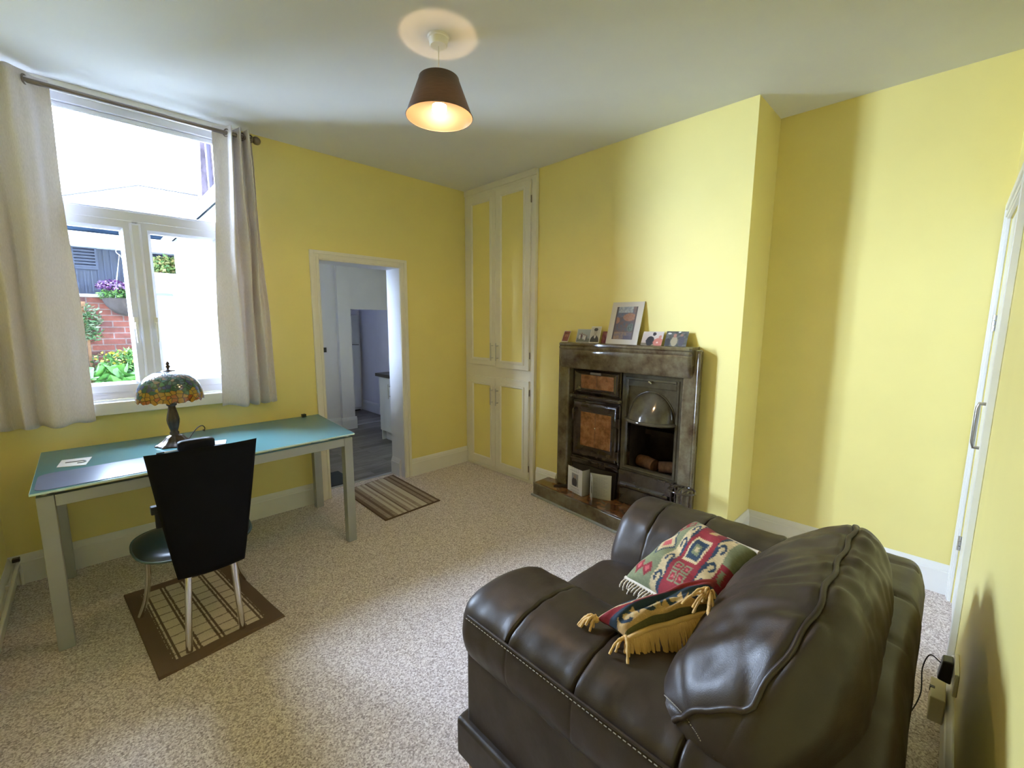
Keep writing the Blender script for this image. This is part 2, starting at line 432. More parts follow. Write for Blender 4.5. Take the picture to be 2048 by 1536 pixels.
# ---------------------------------------------------------------- curtains + pole
PY, PZ = -.10, 2.722
def eyelet(mb, c, ax):
    c = Vector(c); ax = Vector(ax).normalized(); a = ax.cross(Vector((0, 0, 1))).normalized(); b_ = Vector((0, 0, 1))
    pts = [c+.024*(cos(w)*a+sin(w)*b_) for w in [2*PI*k/16 for k in range(17)]]
    mb.tube(pts, .0045, 6)
def curtain(top, bot, zt, zb, label, rings):
    root = thing('curtain', label, 'curtain', (sum(p[0] for p in bot)/len(bot), -.1, zb), group='curtains at the window')
    nu = 150; T = crom([(*p, 0) for p in top], nu); B = crom([(*p, 0) for p in bot], nu)
    def fn(u, v):
        i = round(u*nu); s = v; k = s**.8
        p = T[i].lerp(B[i], k)
        wob = .010*sin(7*v+9*u)*sin(PI*min(1, v*1.2)) + .008*nz(u*6, v*3, 3)
        return (p.x+wob, p.y+.008*nz(u*8, v*4)*min(1, 4*v), zt+(zb-zt)*v + (.008*sin(u*25) if v > .97 else 0))
    o = MB().grid(fn, nu, 60).build('curtain_cloth', CURT, root, smooth=180)
    so = o.modifiers.new('t', 'SOLIDIFY'); so.thickness = .003
    hb = MB().grid(lambda u, v: (lambda p: (p[0], p[1]-.0035, p[2]))(fn(u, .975+.004*v)), nu, 1); hb.build('hem_stitch', CURT, root, smooth=180)
    for c, a in rings:
        e = MB(); eyelet(e, c, a); e.build('eyelet', NICKEL, root, smooth=60)
ct = [(-2.165, -.045), (-2.13, -.055), (-2.095, -.10), (-2.075, -.145), (-2.062, -.10), (-2.052, -.055), (-2.038, -.10), (-2.026, -.145), (-2.012, -.10), (-2.0, -.06), (-1.987, -.10), (-1.975, -.145), (-1.962, -.10), (-1.955, -.065), (-1.95, -.075)]
cb = [(-2.245, -.065), (-2.20, -.085), (-2.15, -.12), (-2.115, -.155), (-2.09, -.10), (-2.075, -.065), (-2.055, -.10), (-2.035, -.15), (-2.015, -.10), (-2.005, -.065), (-1.985, -.10), (-1.965, -.15), (-1.945, -.10), (-1.93, -.07), (-1.90, -.085)]
curtain(ct, cb, 2.765, .905, 'off-white linen curtain hanging at the right side of the window', [((-2.095, PY, PZ), (1, .6, 0)), ((-2.012, PY, PZ), (1, .8, 0)), ((-1.962, PY, PZ), (1, .8, 0))])
ct = [(-3.305, -.10), (-3.28, -.15), (-3.25, -.10), (-3.225, -.055), (-3.20, -.10), (-3.17, -.15), (-3.14, -.10), (-3.115, -.06), (-3.085, -.10), (-3.05, -.15), (-3.01, -.125), (-2.98, -.10), (-2.96, -.06), (-2.925, -.05), (-2.90, -.05)]
cb = [(-3.30, -.10), (-3.27, -.16), (-3.24, -.10), (-3.215, -.06), (-3.19, -.11), (-3.16, -.16), (-3.13, -.10), (-3.11, -.07), (-3.09, -.11), (-3.06, -.165), (-3.02, -.16), (-2.985, -.14), (-2.95, -.12), (-2.92, -.085), (-2.885, -.075)]
curtain(ct, cb, 2.765, .905, 'off-white linen curtain hanging at the left side of the window', [((-2.985, PY, PZ), (1, -.4, 0)), ((-3.14, PY, PZ), (1, .5, 0))])
pole = thing('curtain_pole', 'satin metal curtain pole with a ball finial above the window', 'curtain pole', (-2.6, PY, PZ))
MB().tube([(-3.29, PY, PZ), (-1.945, PY, PZ)], .0125, 16).build('rod', NICKEL, pole, smooth=40)
MB().tube([(-1.955, PY, PZ), (-1.945, PY, PZ)], .017, 16).sphere((-1.921, PY, PZ), .027, 20, 12).build('finial', NICKEL, pole, smooth=60)
for bx in (-1.958, -3.30):
    MB().tube([(bx, 0, PZ+.01), (bx, PY, PZ+.01)], .008, 10).tube([(bx, -.008, PZ+.01), (bx, 0, PZ+.01)], .022, 14).build('bracket', WHT, pole, smooth=40)

# ---------------------------------------------------------------- front-wall door (far right of the photo)
architrave('trim_7', DL0, DL1, DLZ, YF, 1, wd=.08, m=WHT)
dr = thing('door_1', 'white painted door beside the alcove', None, ((DL0+DL1)/2, YF, 0), kind='structure')
s = MB(); mpd = lambda u, v, h: (u, YF-.004+h, v)
s.rings(mpd, (DL0+.002, DL1-.002, .006, DLZ-.003), [(0, -.035), (0, 0)])
s.build('door_leaf', WHT, dr, bevel=.002)
h = MB()
h.box(DL0+.04, DL0+.10, YF-.004, YF+.002, .98, 1.20)
h.build('handle_plate', SILVER, dr, bevel=.002)
h = MB().tube([(DL0+.07, YF, 1.0), (DL0+.07, YF+.034, 1.0), (DL0+.07, YF+.038, 1.02), (DL0+.07, YF+.038, 1.16), (DL0+.07, YF+.034, 1.18), (DL0+.07, YF, 1.18)], .007, 10)
h.build('handle', METAL, dr, smooth=40)
for hz in (1.50, .34):
    h = MB()
    for k in range(3): h.tube([(DL1-.006, YF+.003, hz-.035+k*.027), (DL1-.006, YF+.003, hz-.012+k*.027)], .007, 8)
    h.build('hinge', METAL, dr, smooth=40)

# ---------------------------------------------------------------- sockets on the front wall
sb = thing('wall_socket', 'white electrical socket on the wall behind the armchair', 'socket', (-.78, YF, .24))
MB().box(-.86, -.715, YF, YF+.012, .215, .30).build('faceplate', WHT, sb, bevel=.003)
ad = thing('power_adapter', 'black power adapter plugged in behind the armchair', 'adapter', (-.74, YF+.012, .20))
MB().hexa([(-.775, YF+.013, .20), (-.725, YF+.013, .20), (-.725, YF+.05, .205), (-.775, YF+.05, .205)], [(-.775, YF+.013, .29), (-.725, YF+.013, .29), (-.725, YF+.042, .283), (-.775, YF+.042, .283)]).build('adapter_body', BLACK, ad, bevel=.006)
MB().tube(crom([(-.75, YF+.045, .26), (-.77, YF+.075, .285), (-.80, YF+.09, .24), (-.81, YF+.085, .15), (-.80, YF+.10, .06), (-.79, YF+.12, .006)], 30), .0022, 6).build('cable', BLACK, ad, smooth=60)
cbx = thing('junction_box', 'cream plastic box fixed above the skirting under the black adapter', 'box', (-.76, YF, .09))
MB().box(-.83, -.70, YF+.021, YF+.062, .07, .165).build('box_body', mat('aged_cream_plastic', (.62, .56, .38), .5), cbx, bevel=.004)
MB().box(-.775, -.76, YF+.05, YF+.0645, .150, .1665).build('switch', IRON, cbx, bevel=.001)

# heating pipe low on the left wall
pp = thing('heating_pipe', 'white painted heating pipe running along the left skirting', 'pipe', (XL+.03, -.5, .1))
MB().tube(crom([(XL+.045, -.035, .004), (XL+.045, -.035, .10), (XL+.042, -.05, .135), (XL+.04, -.10, .142), (XL+.04, -1.2, .142)], 40), .008, 10).build('pipe_run', WHT, pp, smooth=60)
for cy in (-.35, -.95): MB().box(XL+.019, XL+.045, cy-.01, cy+.01, .13, .152).build('clip', WHT, pp, bevel=.002)
MB().box(XL+.02, XL+.05, -.06, -.03, .152, .172).build('valve_cap', IRON, pp, bevel=.003)
# ---------------------------------------------------------------- fitted cupboard
cup = thing('fitted_cupboard', 'tall white fitted cupboard with yellow door panels in the left alcove', 'cupboard', (0, -.49, 0))
DEP = XA+.1
MB().box(-.03, -.002, -.985, -.001, .02, H-.001).box(-.002, DEP-.3, -.97, -.001, .02, H-.03).build('carcass_frame', CREAM, cup, bevel=.003)
MB().box(-.036, -.003, -.985, -.93, 0, .03).box(-.034, -.003, -.93, -.002, 0, .024).build('plinth', CREAM, cup, bevel=.002)
MB().box(-.04, -.03, -.985, -.001, H-.055, H-.001).box(-.038, -.03, -.985, -.945, .02, H-.06).build('edge_trim', CREAM, cup, bevel=.003)
def cdoor(y0, y1, z0, z1, px, hs, hz):
    mp = lambda u, v, h: (-.030-h, u, v)
    a, b_, c, d = px
    o = MB().rings(mp, (y0, y1, z0, z1), [(0, 0), (0, .016), (.003, .019), (a, .019, b_), (a+.004, .026, b_+.004), (a+.02, .027, b_+.02), (a+.026, .016, b_+.026), (a+.028, .014, b_+.028)], hole=True).build('door', CREAM, cup, smooth=25)
    MB().rings(mp, (y0, y1, z0, z1), [(a+.027, .014, b_+.027), (a+.035, .0142, b_+.035)]).build('door_panel', YEL, o)
    h = MB().tube([(-.083, hs, hz-.085), (-.083, hs, hz+.085)], .0055, 10)
    for q in (-.06, .06): h.tube([(-.046, hs, hz+q), (-.083, hs, hz+q)], .0045, 8)
    h.build('handle', METAL, o, smooth=40)
    return o
U = (.055, .045, 0, 0)
dU1 = cdoor(-.480, -.062, 1.075, 2.705, U, -.447, 1.215); dU2 = cdoor(-.925, -.483, 1.062, 2.712, U, -.523, 1.215)
dL1 = cdoor(-.480, -.068, .045, .955, (.05, .055, 0, 0), -.442, .775); dL2 = cdoor(-.930, -.483, .035, .965, (.055, .055, 0, 0), -.520, .775)
for d_, zz in ((dU2, (1.2, 2.55)), (dL2, (.14, .86))):
    for z in zz: MB().tube([(-.043, -.934, z-.03), (-.043, -.934, z+.03)], .005, 8).build('hinge', NICKEL, d_, smooth=40)

# ---------------------------------------------------------------- pendant lamp
LX, LY = -1.597, -1.792
pl = thing('pendant_lamp', 'brown tapered pendant lampshade with a lit bulb hanging from the ceiling', 'ceiling lamp', (LX, LY, 2.45))
MB().lathe([(.0, -.040), (.036, -.040), (.041, -.034), (.043, -.012), (.048, -.010), (.050, -.001), (0, -.001)], (LX, LY, H), 32, caps=False).build('ceiling_rose', WHT, pl, smooth=40)
MB().tube([(LX, LY, H-.04), (LX, LY, 2.60)], .0025, 8).build('cord', WHT, pl, smooth=60)
def mk_shade():
    m, nt, b = newmat('brown_shade_fabric'); out = nt.nodes['Material Output']
    geo = N(nt, 'ShaderNodeNewGeometry')
    c1 = ramp(nt, noisetex(nt, coords(nt, (8, 8, 60)), 3, 3), [(.3, (.045, .033, .027)), (.7, (.065, .048, .038))])
    mx = N(nt, 'ShaderNodeMix', data_type='RGBA'); nt.links.new(geo.outputs['Backfacing'], mx.inputs[0]); nt.links.new(c1, mx.inputs[6]); mx.inputs[7].default_value = (.075, .048, .027, 1)
    nt.links.new(mx.outputs[2], b.inputs['Base Color']); b.inputs['Roughness'].default_value = .45
    t = N(nt, 'ShaderNodeBsdfTranslucent'); t.inputs[0].default_value = (.5, .3, .16, 1)
    ms = N(nt, 'ShaderNodeMixShader'); ms.inputs[0].default_value = .006
    nt.links.new(b.outputs[0], ms.inputs[1]); nt.links.new(t.outputs[0], ms.inputs[2]); nt.links.new(ms.outputs[0], out.inputs[0])
    return m
SH = mk_shade()
sh = MB(); n = 64
for r, z in ((.155, 2.45), (.0915, 2.615)):
    for k in range(n): sh.v.append((LX+r*cos(2*PI*k/n), LY+r*sin(2*PI*k/n), z))
sh.f = [(k, (k+1) % n, n+(k+1) % n, n+k) for k in range(n)]
sh.build('lamp_shade', SH, pl, smooth=180)
RIM = mat('shade_rim', (.10, .07, .055), .5)
for r, z in ((.155, 2.45), (.0915, 2.615)): MB().tube([(LX+r*cos(2*PI*k/48), LY+r*sin(2*PI*k/48), z) for k in range(49)], .0018, 6).build('rim_wire', RIM, pl, smooth=60)
sp = MB()
for k in range(3): w_ = 2*PI*k/3+.4; sp.tube([(LX+.017*cos(w_), LY+.017*sin(w_), 2.585), (LX+.09*cos(w_), LY+.09*sin(w_), 2.612)], .0015, 6)
sp.tube([(LX, LY, 2.61), (LX, LY, 2.53)], [.013, .018], 16)
sp.build('lamp_holder', WHT, pl, smooth=40)
m, nt, b = newmat('lit_bulb'); b.inputs['Emission Color'].default_value = (1, .66, .36, 1); b.inputs['Emission Strength'].default_value = 200; BULB = m
MB().lathe([(.0325, .008), (.033, 0), (.033, -.012), (.026, -.028), (.012, -.037), (0, -.038)], (LX, LY, 2.492), 32, caps=False).build('bulb', BULB, pl, smooth=60)
MB().lathe([(.012, .055), (.014, .042), (.028, .020), (.0325, .008), (0, .008)], (LX, LY, 2.492), 32, caps=False).build('bulb_collar', WHT, pl, smooth=60)

# ---------------------------------------------------------------- desk
dk = thing('desk', 'frosted glass desk with silver metal legs under the window', 'desk', (-2.38, -.48, 0))
G = [(-3.119, -.915), (-1.662, -.853), (-1.605, -.072), (-3.122, -.075)]
gt = MB().prism([(*p, .7475) for p in G], (0, 0, .0095)); gt.build('glass_top', FROST, dk)
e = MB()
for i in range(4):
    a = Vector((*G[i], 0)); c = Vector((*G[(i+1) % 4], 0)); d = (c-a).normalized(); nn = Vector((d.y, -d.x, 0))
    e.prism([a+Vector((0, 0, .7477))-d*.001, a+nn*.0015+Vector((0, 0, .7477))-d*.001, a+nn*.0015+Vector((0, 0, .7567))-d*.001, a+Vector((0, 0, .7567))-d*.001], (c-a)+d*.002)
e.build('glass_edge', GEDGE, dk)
L4 = [(-3.105, -.90), (-1.672, -.845), (-1.62, -.075), (-3.108, -.075)]
sx = [(1, 1), (-1, 1), (-1, -1), (1, -1)]
for (x, y), (a, c) in zip(L4, sx):
    MB().box(x, x+a*.056, y, y+c*.056, 0, .732).build('leg', SILVER, dk, bevel=.003)
def rail(a, c, wd=.034, z0=.678, z1=.731):
    a = Vector((*a, 0)); c = Vector((*c, 0)); d = (c-a).normalized(); nn = Vector((-d.y, d.x, 0))
    t = MB().prism([a+Vector((0, 0, z0)), a+nn*wd+Vector((0, 0, z0)), a+nn*wd+Vector((0, 0, z1)), a+Vector((0, 0, z1))], c-a)
    t.build('rail', SILVER, dk, bevel=.002)
c4 = [(x+a*.028, y+c*.028) for (x, y), (a, c) in zip(L4, sx)]
for i in range(4):
    a, c = Vector(c4[i]), Vector(c4[(i+1) % 4]); d = (c-a).normalized()
    off = Vector((d.y, -d.x))*.026
    rail(a+d*.0285+off, c-d*.0285+off)
SP_ = [(x, y, .014) for x, y in c4]
for k in (.33, .66):
    for i in (0, 2): p = Vector(c4[i]).lerp(Vector(c4[(i+1) % 4]), k); SP_.append((p.x, p.y, .010))
for x, y, r in SP_: MB().tube([(x, y, .7315), (x, y, .7475)], r, 14).build('standoff', METAL, dk, smooth=40)

ZD = .757
def slab(poly, z, t): return MB().prism([(x, y, z) for x, y in poly], (0, 0, t))
def rrect(x0, x1, y0, y1, r, skew=0, n=5):
    out = []
    for cx, cy, a0 in ((x1-r, y1-r, 0), (x0+r, y1-r, PI/2), (x0+r, y0+r, PI), (x1-r, y0+r, 1.5*PI)):
        out += [(cx+r*cos(a0+PI/2*k/n), cy+r*sin(a0+PI/2*k/n)+skew*(cx+r*cos(a0+PI/2*k/n)-x0)) for k in range(n+1)]
    return out
o = slab(rrect(-3.108, -2.33, -.895, -.60, .05, .035), ZD+.0002, .002).build('desk_mat', mat('slate_blue_mat', (.13, .16, .27), .30, var=.1), None)
tagit(o, 'large slate blue desk mat lying along the front of the glass desk', 'desk mat')
crd = thing('card', 'white card with a curved grey mark lying on the desk left of the lamp', 'card', (-2.98, -.43, ZD))
slab([(-3.050, -.50), (-2.945, -.545), (-2.920, -.385), (-3.035, -.36)], ZD+.0002, .003).build('card_sheet', PAPER, crd)
MB().tube(crom([(-3.02, -.44, ZD+.0034), (-2.98, -.445, ZD+.0034), (-2.955, -.45, ZD+.0034), (-2.945, -.47, ZD+.0034), (-2.955, -.49, ZD+.0034), (-2.975, -.485, ZD+.0034)], 16), .004, 6).build('curved_mark', mat('grey_ink', (.2, .21, .22), .6), crd, smooth=60)
o = slab([(-2.425, -.555), (-2.340, -.575), (-2.315, -.475), (-2.400, -.455)], ZD+.0002, .004).build('envelope', mat('pale_blue_paper', (.62, .66, .74), .5), None)
tagit(o, 'small pale folded paper on the desk right of the lamp', 'paper')
pen = thing('pen', 'slim black and white pen lying on the desk in front of the lamp', 'pen', (-2.63, -.56, ZD))
MB().tube([(-2.665, -.565, ZD+.005), (-2.63, -.562, ZD+.005)], .0045, 10).build('pen_cap', BLACK, pen, smooth=40)
MB().tube([(-2.63, -.562, ZD+.005), (-2.54, -.556, ZD+.005)], .004, 10).build('pen_barrel', WHT, pen, smooth=40)
cs = thing('speaker_case', 'black rounded case standing on the desk behind the chair back', 'case', (-2.49, -.60, ZD))
def softbox(c, h, p=6, n=14, disp=None, R=None):
    mb = MB(); c = Vector(c); seen = {}
    def vert(q):
        key = tuple(round(x*n*4) for x in q)
        if key in seen: return seen[key]
        d = Vector(q); s_ = (abs(d.x)**p+abs(d.y)**p+abs(d.z)**p)**(-1/p)
        w_ = Vector((d.x*s_*h[0], d.y*s_*h[1], d.z*s_*h[2]))
        if disp: w_ = disp(w_, d*s_)
        if R: w_ = R @ w_
        seen[key] = len(mb.v); mb.v.append(tuple(c+w_)); return seen[key]
    for ax in range(3):
        for sg in (-1, 1):
            for i in range(n):
                for j in range(n):
                    qs = []
                    for a_, b_ in ((i, j), (i+1, j), (i+1, j+1), (i, j+1)):
                        # tangent spacing for even cells
                        u = math.tan((a_/n*2-1)*PI/4); v = math.tan((b_/n*2-1)*PI/4)
                        q = [0, 0, 0]; q[ax] = sg; q[(ax+1) % 3] = u; q[(ax+2) % 3] = v; qs.append(vert(q))
                    mb.f.append(tuple(qs))
    return mb
softbox((-2.487, -.605, ZD+.034), (.088, .03, .033), 5, 10).build('case_body', mat('black_gloss_leather', (.006, .006, .007), .5, spec=.25), cs, smooth=60)
MB().box(-2.568, -2.406, -.572, -.571, ZD+.03, ZD+.034).build('zip', IRON, cs)
o = MB().box(-1.742, -1.712, -.125, -.095, ZD+.0005, ZD+.025).build('cable_clip', mat('dark_green_plastic', (.02, .03, .022), .4), None, bevel=.003)
tagit(o, 'tiny dark square clip on the back right corner of the desk', 'clip')

# ---------------------------------------------------------------- stained glass table lamp
tl = thing('table_lamp', 'stained glass table lamp with a bronze base standing on the desk', 'table lamp', (-2.557, -.385, ZD))
BRZ = mat('aged_bronze', (.085, .065, .05), .33, .75, var=.3, vscale=30)
TC = (-2.557, -.385, ZD)
MB().lathe([(0, .0005), (.088, .0005), (.092, .005), (.085, .012), (.072, .018), (.062, .026), (.052, .034), (.042, .048), (.034, .056), (.022, .062), (.020, .070), (0, .072)], TC, 64,
           mod=lambda w, z: 1+(.07*cos(8*w)+.03*cos(16*w))*(1 if z < .06 else 0), caps=False).build('lamp_base', BRZ, tl, smooth=50)
MB().lathe([(0, .065), (.021, .065), (.024, .075), (.018, .085), (.021, .10), (.029, .135), (.0305, .155), (.026, .185), (.019, .215), (.017, .235), (.025, .242), (.026, .250), (.016, .256), (.014, .33), (0, .33)], TC, 64,
           mod=lambda w, z: 1+(.09*abs(cos(5*w))-.04 if .09 < z < .23 else 0), caps=False).build('stem', BRZ, tl, smooth=50)
R0, z0, z1 = .162, .278, .445
def shf(u, v):
    a = v*PI/2*.93; r = R0*cos(a)**.82; w = 2*PI*(u-.18)
    z = z0+(z1-z0)*sin(a)/sin(PI/2*.93)
    if v < .06: z -= (1-v/.06)*.0045*(1+sin(17*w)+.6*sin(29*w+1))
    return (TC[0]+r*cos(w), TC[1]+r*sin(w), ZD+z)
o = MB().grid(shf, 160, 24).build('stained_glass_shade', TIFF, tl, smooth=180)
MB().lathe([(.036, .440), (.034, .446), (.022, .452), (.006, .455), (.006, .462), (.012, .468), (.010, .476), (.006, .480), (.010, .488), (.006, .497), (.0, .502)], TC, 24, caps=False).build('finial', BRZ, tl, smooth=50)
MB().tube(crom([(-2.49, -.35, ZD+.012), (-2.44, -.30, ZD+.06), (-2.405, -.27, ZD+.072), (-2.385, -.24, ZD+.05), (-2.38, -.18, ZD+.02), (-2.37, -.12, ZD+.004), (-2.37, -.075, ZD+.003), (-2.37, -.058, ZD-.012), (-2.37, -.05, ZD-.05)], 40), .0028, 8).build('flex', BLACK, tl, smooth=60)

# ---------------------------------------------------------------- chair
ch = thing('dining_chair', 'black high-backed leather chair with chrome legs at the desk', 'chair', (-2.58, -1.08, .012))
CL = mat('black_back_leather', (.003, .0035, .006), .6, spec=.15, var=.2, bs=.1, bscale=300)
CSE = mat('black_seat_leather', (.018, .028, .034), .28, var=.1, bs=.06, bscale=300)
def backf(side):
    def fn(u, v):
        zt = .955; zb = .347; z = zb+(zt-zb)*v
        xc = -2.562-.002*v; hw = .130+.072*v**.9
        s_ = 2*u-1
        x = xc+s_*hw; y = -1.285-.09*v-.03*sin(PI*v)*0+.022*(1-s_*s_)*-1
        y += side*.011
        # rounded edges
        e_ = min(1, (1-abs(s_))/.05, v/.02 if v < .5 else (1-v)/.02); k = math.sqrt(max(0, 1-(1-e_)**2))
        y += -side*.011*(1-k)
        return (x, y, z+.012*s_*s_*(v)*0)
    return fn
bk = MB().grid(backf(-1), 40, 40).grid(backf(1), 40, 40, flip=True)
bk.build('backrest', CL, ch, smooth=60, merge=True)
MB().box(-2.760, -2.735, -1.33, -1.30, .685, .72).box(-2.748, -2.70, -1.325, -1.312, .62, .70).build('back_clip', mat('matt_black', (.01, .01, .01), .7), ch, bevel=.004)
def seatf(top):
    def fn(u, v):
        w = 2*PI*u; p = 3.2
        c_, s_ = cos(w), sin(w); q = (abs(c_)**p+abs(s_)**p)**(-1/p)
        x = q*c_*v; y = q*s_*v
        wd = .238+.0*y - .02*(-y if y < 0 else 0)
        r2 = v*v
        z = .452+(.012*(1-r2)-.018*x*x*0 if top else -.022*(1-r2**3)-.002)
        if top: z -= .014*max(0, (v-.8)/.2)**2
        else: z = .438-.014*(1-max(0, (v-.7)/.3)**2)
        return (-2.59+x*wd, -1.055+y*.225, z)
    return fn
MB().grid(seatf(True), 64, 14, wrapu=True).grid(seatf(False), 64, 14, wrapu=True, flip=True).build('seat', CSE, ch, smooth=50, merge=True)
rim = [seatf(True)(k/64, 1.0) for k in range(65)]
MB().tube([(x, y, .438) for x, y, z in rim], .005, 8).build('seat_rim', mat('teal_piping', (.05, .09, .10), .3), ch, smooth=60)
def leg(pts, r): MB().tube(crom(pts, 20), r, 14).build('leg', CHROME, ch, smooth=50)
FZ0 = .014
leg([(-2.735, -.93, .428), (-2.765, -.90, .33), (-2.772, -.885, .22), (-2.79, -.875, .10), (-2.818, -.868, FZ0)], [.012]*4+[.0125]*4+[.012]*13)
leg([(-2.445, -.93, .428), (-2.41, -.90, .33), (-2.40, -.885, .22), (-2.385, -.875, .10), (-2.352, -.858, FZ0)], [.012]*21)
leg([(-2.650, -1.262, .60), (-2.650, -1.262, .44), (-2.655, -1.275, .33), (-2.672, -1.305, .15), (-2.683, -1.328, FZ0)], [.0135]*21)
leg([(-2.48, -1.262, .60), (-2.48, -1.262, .44), (-2.477, -1.275, .33), (-2.474, -1.30, .15), (-2.472, -1.318, FZ0)], [.0135]*21)
MB().tube([(-2.735, -.93, .424), (-2.65, -1.255, .424)], .009, 10).tube([(-2.445, -.93, .424), (-2.48, -1.255, .424)], .009, 10).tube([(-2.735, -.93, .424), (-2.445, -.93, .424)], .009, 10).build('under_frame', CHROME, ch, smooth=50)

# ---------------------------------------------------------------- floor mats
def smooth01(a, b, x): t = min(1, max(0, (x-a)/(b-a))); return t*t*(3-2*t)
def mixc(a, b, t): return tuple(x+(y-x)*t for x, y in zip(a, b))
def bil(C, u, v):
    a, b_, c, d = [Vector(p) for p in C]
    return (a*(1-u)+b_*u)*(1-v)+(d*(1-u)+c*u)*v
BRN = (.15, .095, .068); BEI = (.70, .60, .51)
MATC = [(-2.800, -1.418, 0), (-2.290, -1.352, 0), (-2.385, -.565, 0), (-2.868, -.556, 0)]
def platc(u, v):
    if u < .13 or u > .87 or v < .09 or v > .92: return BRN
    s_ = (u-.13)/.74+.004*nz(u*60, v*90); t = (v-.09)/.83+.003*nz(u*70, v*70, 3); d = 0
    for c in (.035, .255, .5, .745, .965):
        for q in (-.022, .022):
            if abs(s_-c-q) < .0135: d = 1
    if abs((t*9.3) % 1-.5) < .055: d = max(d, .75)
    c = mixc(BEI, BRN, d); f = 1+.25*nz(u*150, v*200, 5); return tuple(x*f for x in c)
def platz(u, v):
    z = .006+.0022*nz(u*5, v*6)
    z += .012*max(0, 1-v/.10)*max(0, nz(u*7+2, .3)+.45)
    if min(u, 1-u, v, 1-v) < .001: return .001
    return z
o = MB().grid(lambda u, v: (*bil(MATC, u, v)[:2], platz(u, v)), 200, 260, colfn=platc).build('rug', vcmat('woven_rug', .95, .8, 350), None, smooth=60)
tagit(o, 'brown rug with beige checked centre under the dining chair', 'rug')
M2 = [(-1.393, -.725, 0), (-.868, -.695, 0), (-.842, .14, 0), (-1.375, .07, 0)]
def stripc(u, v):
    if u < .015 or u > .985 or v < .02 or v > .985: return (.10, .06, .04)
    seq = [(.06, 0), (.13, 1), (.17, 0), (.24, 2), (.30, 3), (.34, 1), (.385, 3), (.41, 0), (.47, 1), (.53, 3), (.56, 1), (.60, 3), (.66, 1), (.71, 3), (.76, 3), (.79, 0), (.85, 2), (.89, 0), (.95, 1), (1.01, 0)]
    for q, k in seq:
        if u < q: break
    c = [(.155, .10, .075), (.28, .205, .16), (.21, .145, .11), (.62, .56, .47)][k]
    if k in (1, 2) and (int(v*95) % 2 == 0) and (int(u*120) % 3): c = mixc(c, (.66, .59, .49), .6)
    if k == 3 and (int(v*95) % 2 == 0) and (int(u*120) % 3 == 0): c = mixc(c, BRN, .5)
    return c
o = MB().grid(lambda u, v: (*bil(M2, u, v)[:2], .001 if min(u, 1-u, v, 1-v) < .001 else .008+.001*nz(u*4, v*4)), 120, 190, colfn=stripc).build('doormat', vcmat('woven_stripes', .95, .5, 400), None, smooth=60)
tagit(o, 'small doormat with brown and beige stripes at the kitchen doorway', 'doormat')
o = MB().box(-1.498, -1.19, .245, .62, .0015, .009).build('kitchen_doormat', mat('charcoal_mat', (.028, .035, .045), .95, bs=.6, bscale=500), None, bevel=.002)
tagit(o, 'dark grey doormat on the kitchen floor just past the doorway', 'doormat')

# ---------------------------------------------------------------- tiled hearth and range fireplace
hp = [(-.212, -1.150), (-.345, -2.56), (-.001, -2.56), (-.001, -1.150)]
hh = thing('hearth', 'low tiled hearth with brown top in front of the fireplace', 'hearth', (-.15, -1.85, 0))
MB().prism([(x, y, 0) for x, y in hp], (0, 0, .117)).build('hearth_kerb', GLAZE, hh, bevel=.006, seg=3)
ins = [(-.195, -1.168), (-.322, -2.54), (-.002, -2.54), (-.002, -1.168)]
MB().prism([(x, y, .1165) for x, y in ins], (0, 0, .004)).build('hearth_top', HEARTHT, hh, bevel=.002)
MB().prism([(hp[0][0]-.014, hp[0][1]+.014, 0), (hp[1][0]-.014, hp[1][1], 0), (hp[1][0]+.01, hp[1][1], 0), (hp[0][0]+.01, hp[0][1]+.014, 0)], (0, 0, .018)).build('floor_strip', SILVER, hh, bevel=.005)

fp = thing('range_fireplace', 'old glazed tile range fireplace with two oven doors and a hooded grate', 'fireplace', (-.05, -1.89, .121))
Z0 = .1215
def pil(y0, y1, name):
    # pilaster with rounded outer roll
    MB().box(-.085, .0, y0, y1, Z0, 1.325).build(name, GLAZE, fp, bevel=.018, seg=4)
pil(-1.412, -1.308, 'pilaster'); pil(-2.462, -2.362, 'pilaster')
MB().tube([(-.075, -2.465, Z0+.002), (-.075, -2.462, 1.298), (-.066, -2.462, 1.312), (-.05, -2.462, 1.315)], .012, 12).build('edge_roll', GLAZE, fp, smooth=60)
MB().tube([(-.075, -1.318, Z0+.002), (-.075, -1.318, 1.30)], .012, 12).build('edge_roll', GLAZE, fp, smooth=60)
# mantel: bulging header slab with rolled shelf
prof = [(0, 1.135), (-.088, 1.135), (-.098, 1.145), (-.112, 1.19), (-.124, 1.245), (-.130, 1.275), (-.126, 1.285), (-.134, 1.292), (-.138, 1.302), (-.133, 1.311), (-.128, 1.314), (-.136, 1.322), (-.134, 1.335), (-.122, 1.342), (0, 1.342)]
m_ = MB()
for i in range(2): pass
ya, yb = -1.335, -2.43
secs = []
for t, k in ((0, .86), (.012, .97), (.03, 1), (.97, 1), (.988, .97), (1, .86)):
    secs.append([(x*k, ya+(yb-ya)*t, z if z > 1.14 else z) for x, z in prof])
nP = len(prof)
m_.v = [p for s_ in secs for p in s_]
m_.f = [(i*nP+k, i*nP+(k+1) % nP, (i+1)*nP+(k+1) % nP, (i+1)*nP+k) for i in range(5) for k in range(nP)]+[tuple(range(nP))[::-1], tuple(5*nP+k for k in range(nP))]
m_.build('mantel', GLAZE, fp, smooth=35)
